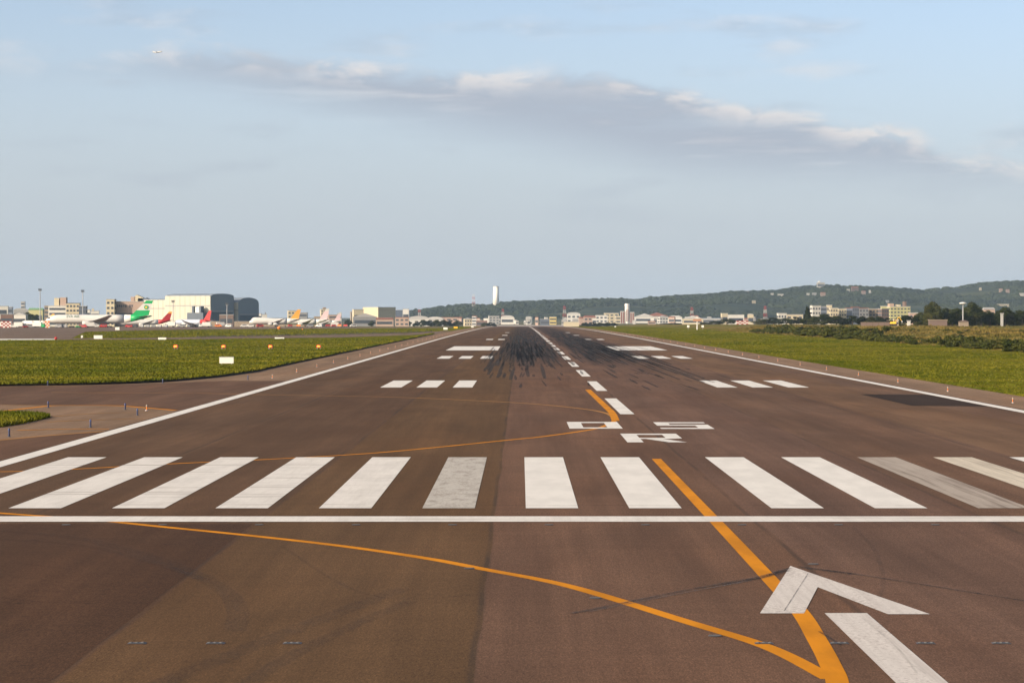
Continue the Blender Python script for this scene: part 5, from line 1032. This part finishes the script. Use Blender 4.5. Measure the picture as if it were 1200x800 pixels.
lattice('faint tall lattice mast on the hill left of the chimney', 555, 345, 6500, 4.0, 2.0, 6)
def lamp_mast(label, px, ytop, Yb, heads='frame'):
    X = xat(px, Yb); z0 = gz(X, Yb) - .1; h_ = zat(ytop, Yb) - z0; o = empty('lamp_mast', (X, Yb, z0)); tag(o, label, 'lamp mast')
    MB().cyl((0, 0, 0), (0, 0, h_), .42, .24, 10).build('pole', mat('galvanised_pole', (.34, .34, .34), .6, .08, .3), o)
    if heads == 'frame':
        h0 = MB().box(-1.3, 1.3, -.5, .5, h_ - 1.6, h_ - 1.3).build('lamp_frame', METAL, o)
        for q in range(4): MB().frus(-1.2 + q * .65, -.75 + q * .65, -.75, -.25, h_ - 1.2, h_ + .3, .05, .05).build('floodlight', mat('dark_housing', (.06, .07, .08), .5, .1, 1), h0)
    else:
        MB().rings([[(rr * math.cos(2 * math.pi * q / 18), rr * math.sin(2 * math.pi * q / 18), h_ + z_) for q in range(18)] for rr, z_ in ((.4, -.5), (1.6, -.3), (1.9, 0), (1.5, .35), (.3, .6))]).build('lamp_disc', WHITEP, o, True)
lamp_mast('left tall floodlight mast over the apron', 47, 338.5, 1750); lamp_mast('right tall floodlight mast over the apron', 97, 340, 1780); lamp_mast('thin lamp mast before the cream hangar', 202.8, 352, 1900); lamp_mast('thin lamp mast before the dark hangar end', 266, 355, 1900); lamp_mast('short lamp mast behind the cream cargo building', 172.5, 349, 2300)
lamp_mast('white topped lamp mast before the right trees', 1128.5, 355.3, 1190, 'disc')
# small things by the right tree belt
Yb = 1180; o = empty('brick_wall', (xat(1026, Yb), Yb, gz(xat(1026, Yb), Yb) - .1)); tag(o, 'low brown brick wall before the trees on the right', 'wall')
for q in range(5): MB().box(-7.2 + q * 2.9, -7.2 + q * 2.9 + 2.75, -.2, .2, 0, 1.75).build('panel', wallm('brick'), o)
MB().box(-7.3, 7.25, -.28, .28, 1.75, 1.9).build('coping', wallm('tan'), o)
Bd('low brown brick hut in front of the tall broad tree', 1089, 1110, 375.6, 1170, 'brick', 0, .3, 0, roofm=wallm('tan')); Bd('small brown hut at the foot of the white topped mast', 1124.5, 1135, 376.8, 1180, 'tan', 0, .7, 0, 'gable', wallm('brick')); Bd('little white gate house beside the yellow digger', 1047.5, 1053, 375.3, 1175, 'cream', 0, .8, 1, roofm=ROOFP); Bd('tiny white hut under the dark round tree', 1063.5, 1067, 377, 1175, 'white', 0, .8, 0)
Bd('pale pillar like hut near the right picture edge', 1173, 1175.8, 367.8, 1200, 'pale', 0, 1, 0)
Yb = 1165; o = empty('excavator', (xat(1047, Yb), Yb, gz(xat(1047, Yb), Yb) - .05), R(-12)); tag(o, 'yellow excavator with raised arm by the white gate house', 'excavator')
for y in (-.9, .9): MB().prism([(-1.6, .1), (1.6, .1), (1.9, .45), (1.6, .85), (-1.6, .85), (-1.9, .45)], y - .28, y + .28).build('track', TYRE, o)
MB().frus(-1.6, 1.4, -1.1, 1.1, .95, 1.9, .1, .05).build('body', YELP, o); cb = MB().frus(.1, 1.3, -1.05, -.1, 1.9, 3.0, .12, .05).build('cab', YELP, o); MB().box(.3, 1.1, -1.09, -1.06, 2.1, 2.8).build('side_window', GLASS, cb)
MB().cyl((1.0, .4, 1.8), (2.6, .4, 4.4), .22, .18, 6).build('boom', YELP, o); MB().cyl((2.6, .4, 4.4), (3.9, .4, 2.3), .17, .14, 6).build('arm', YELP, o); MB().prism([(3.6, 2.4), (4.3, 2.5), (4.4, 1.7), (3.9, 1.4)], .0, .8).build('bucket', METAL, o)
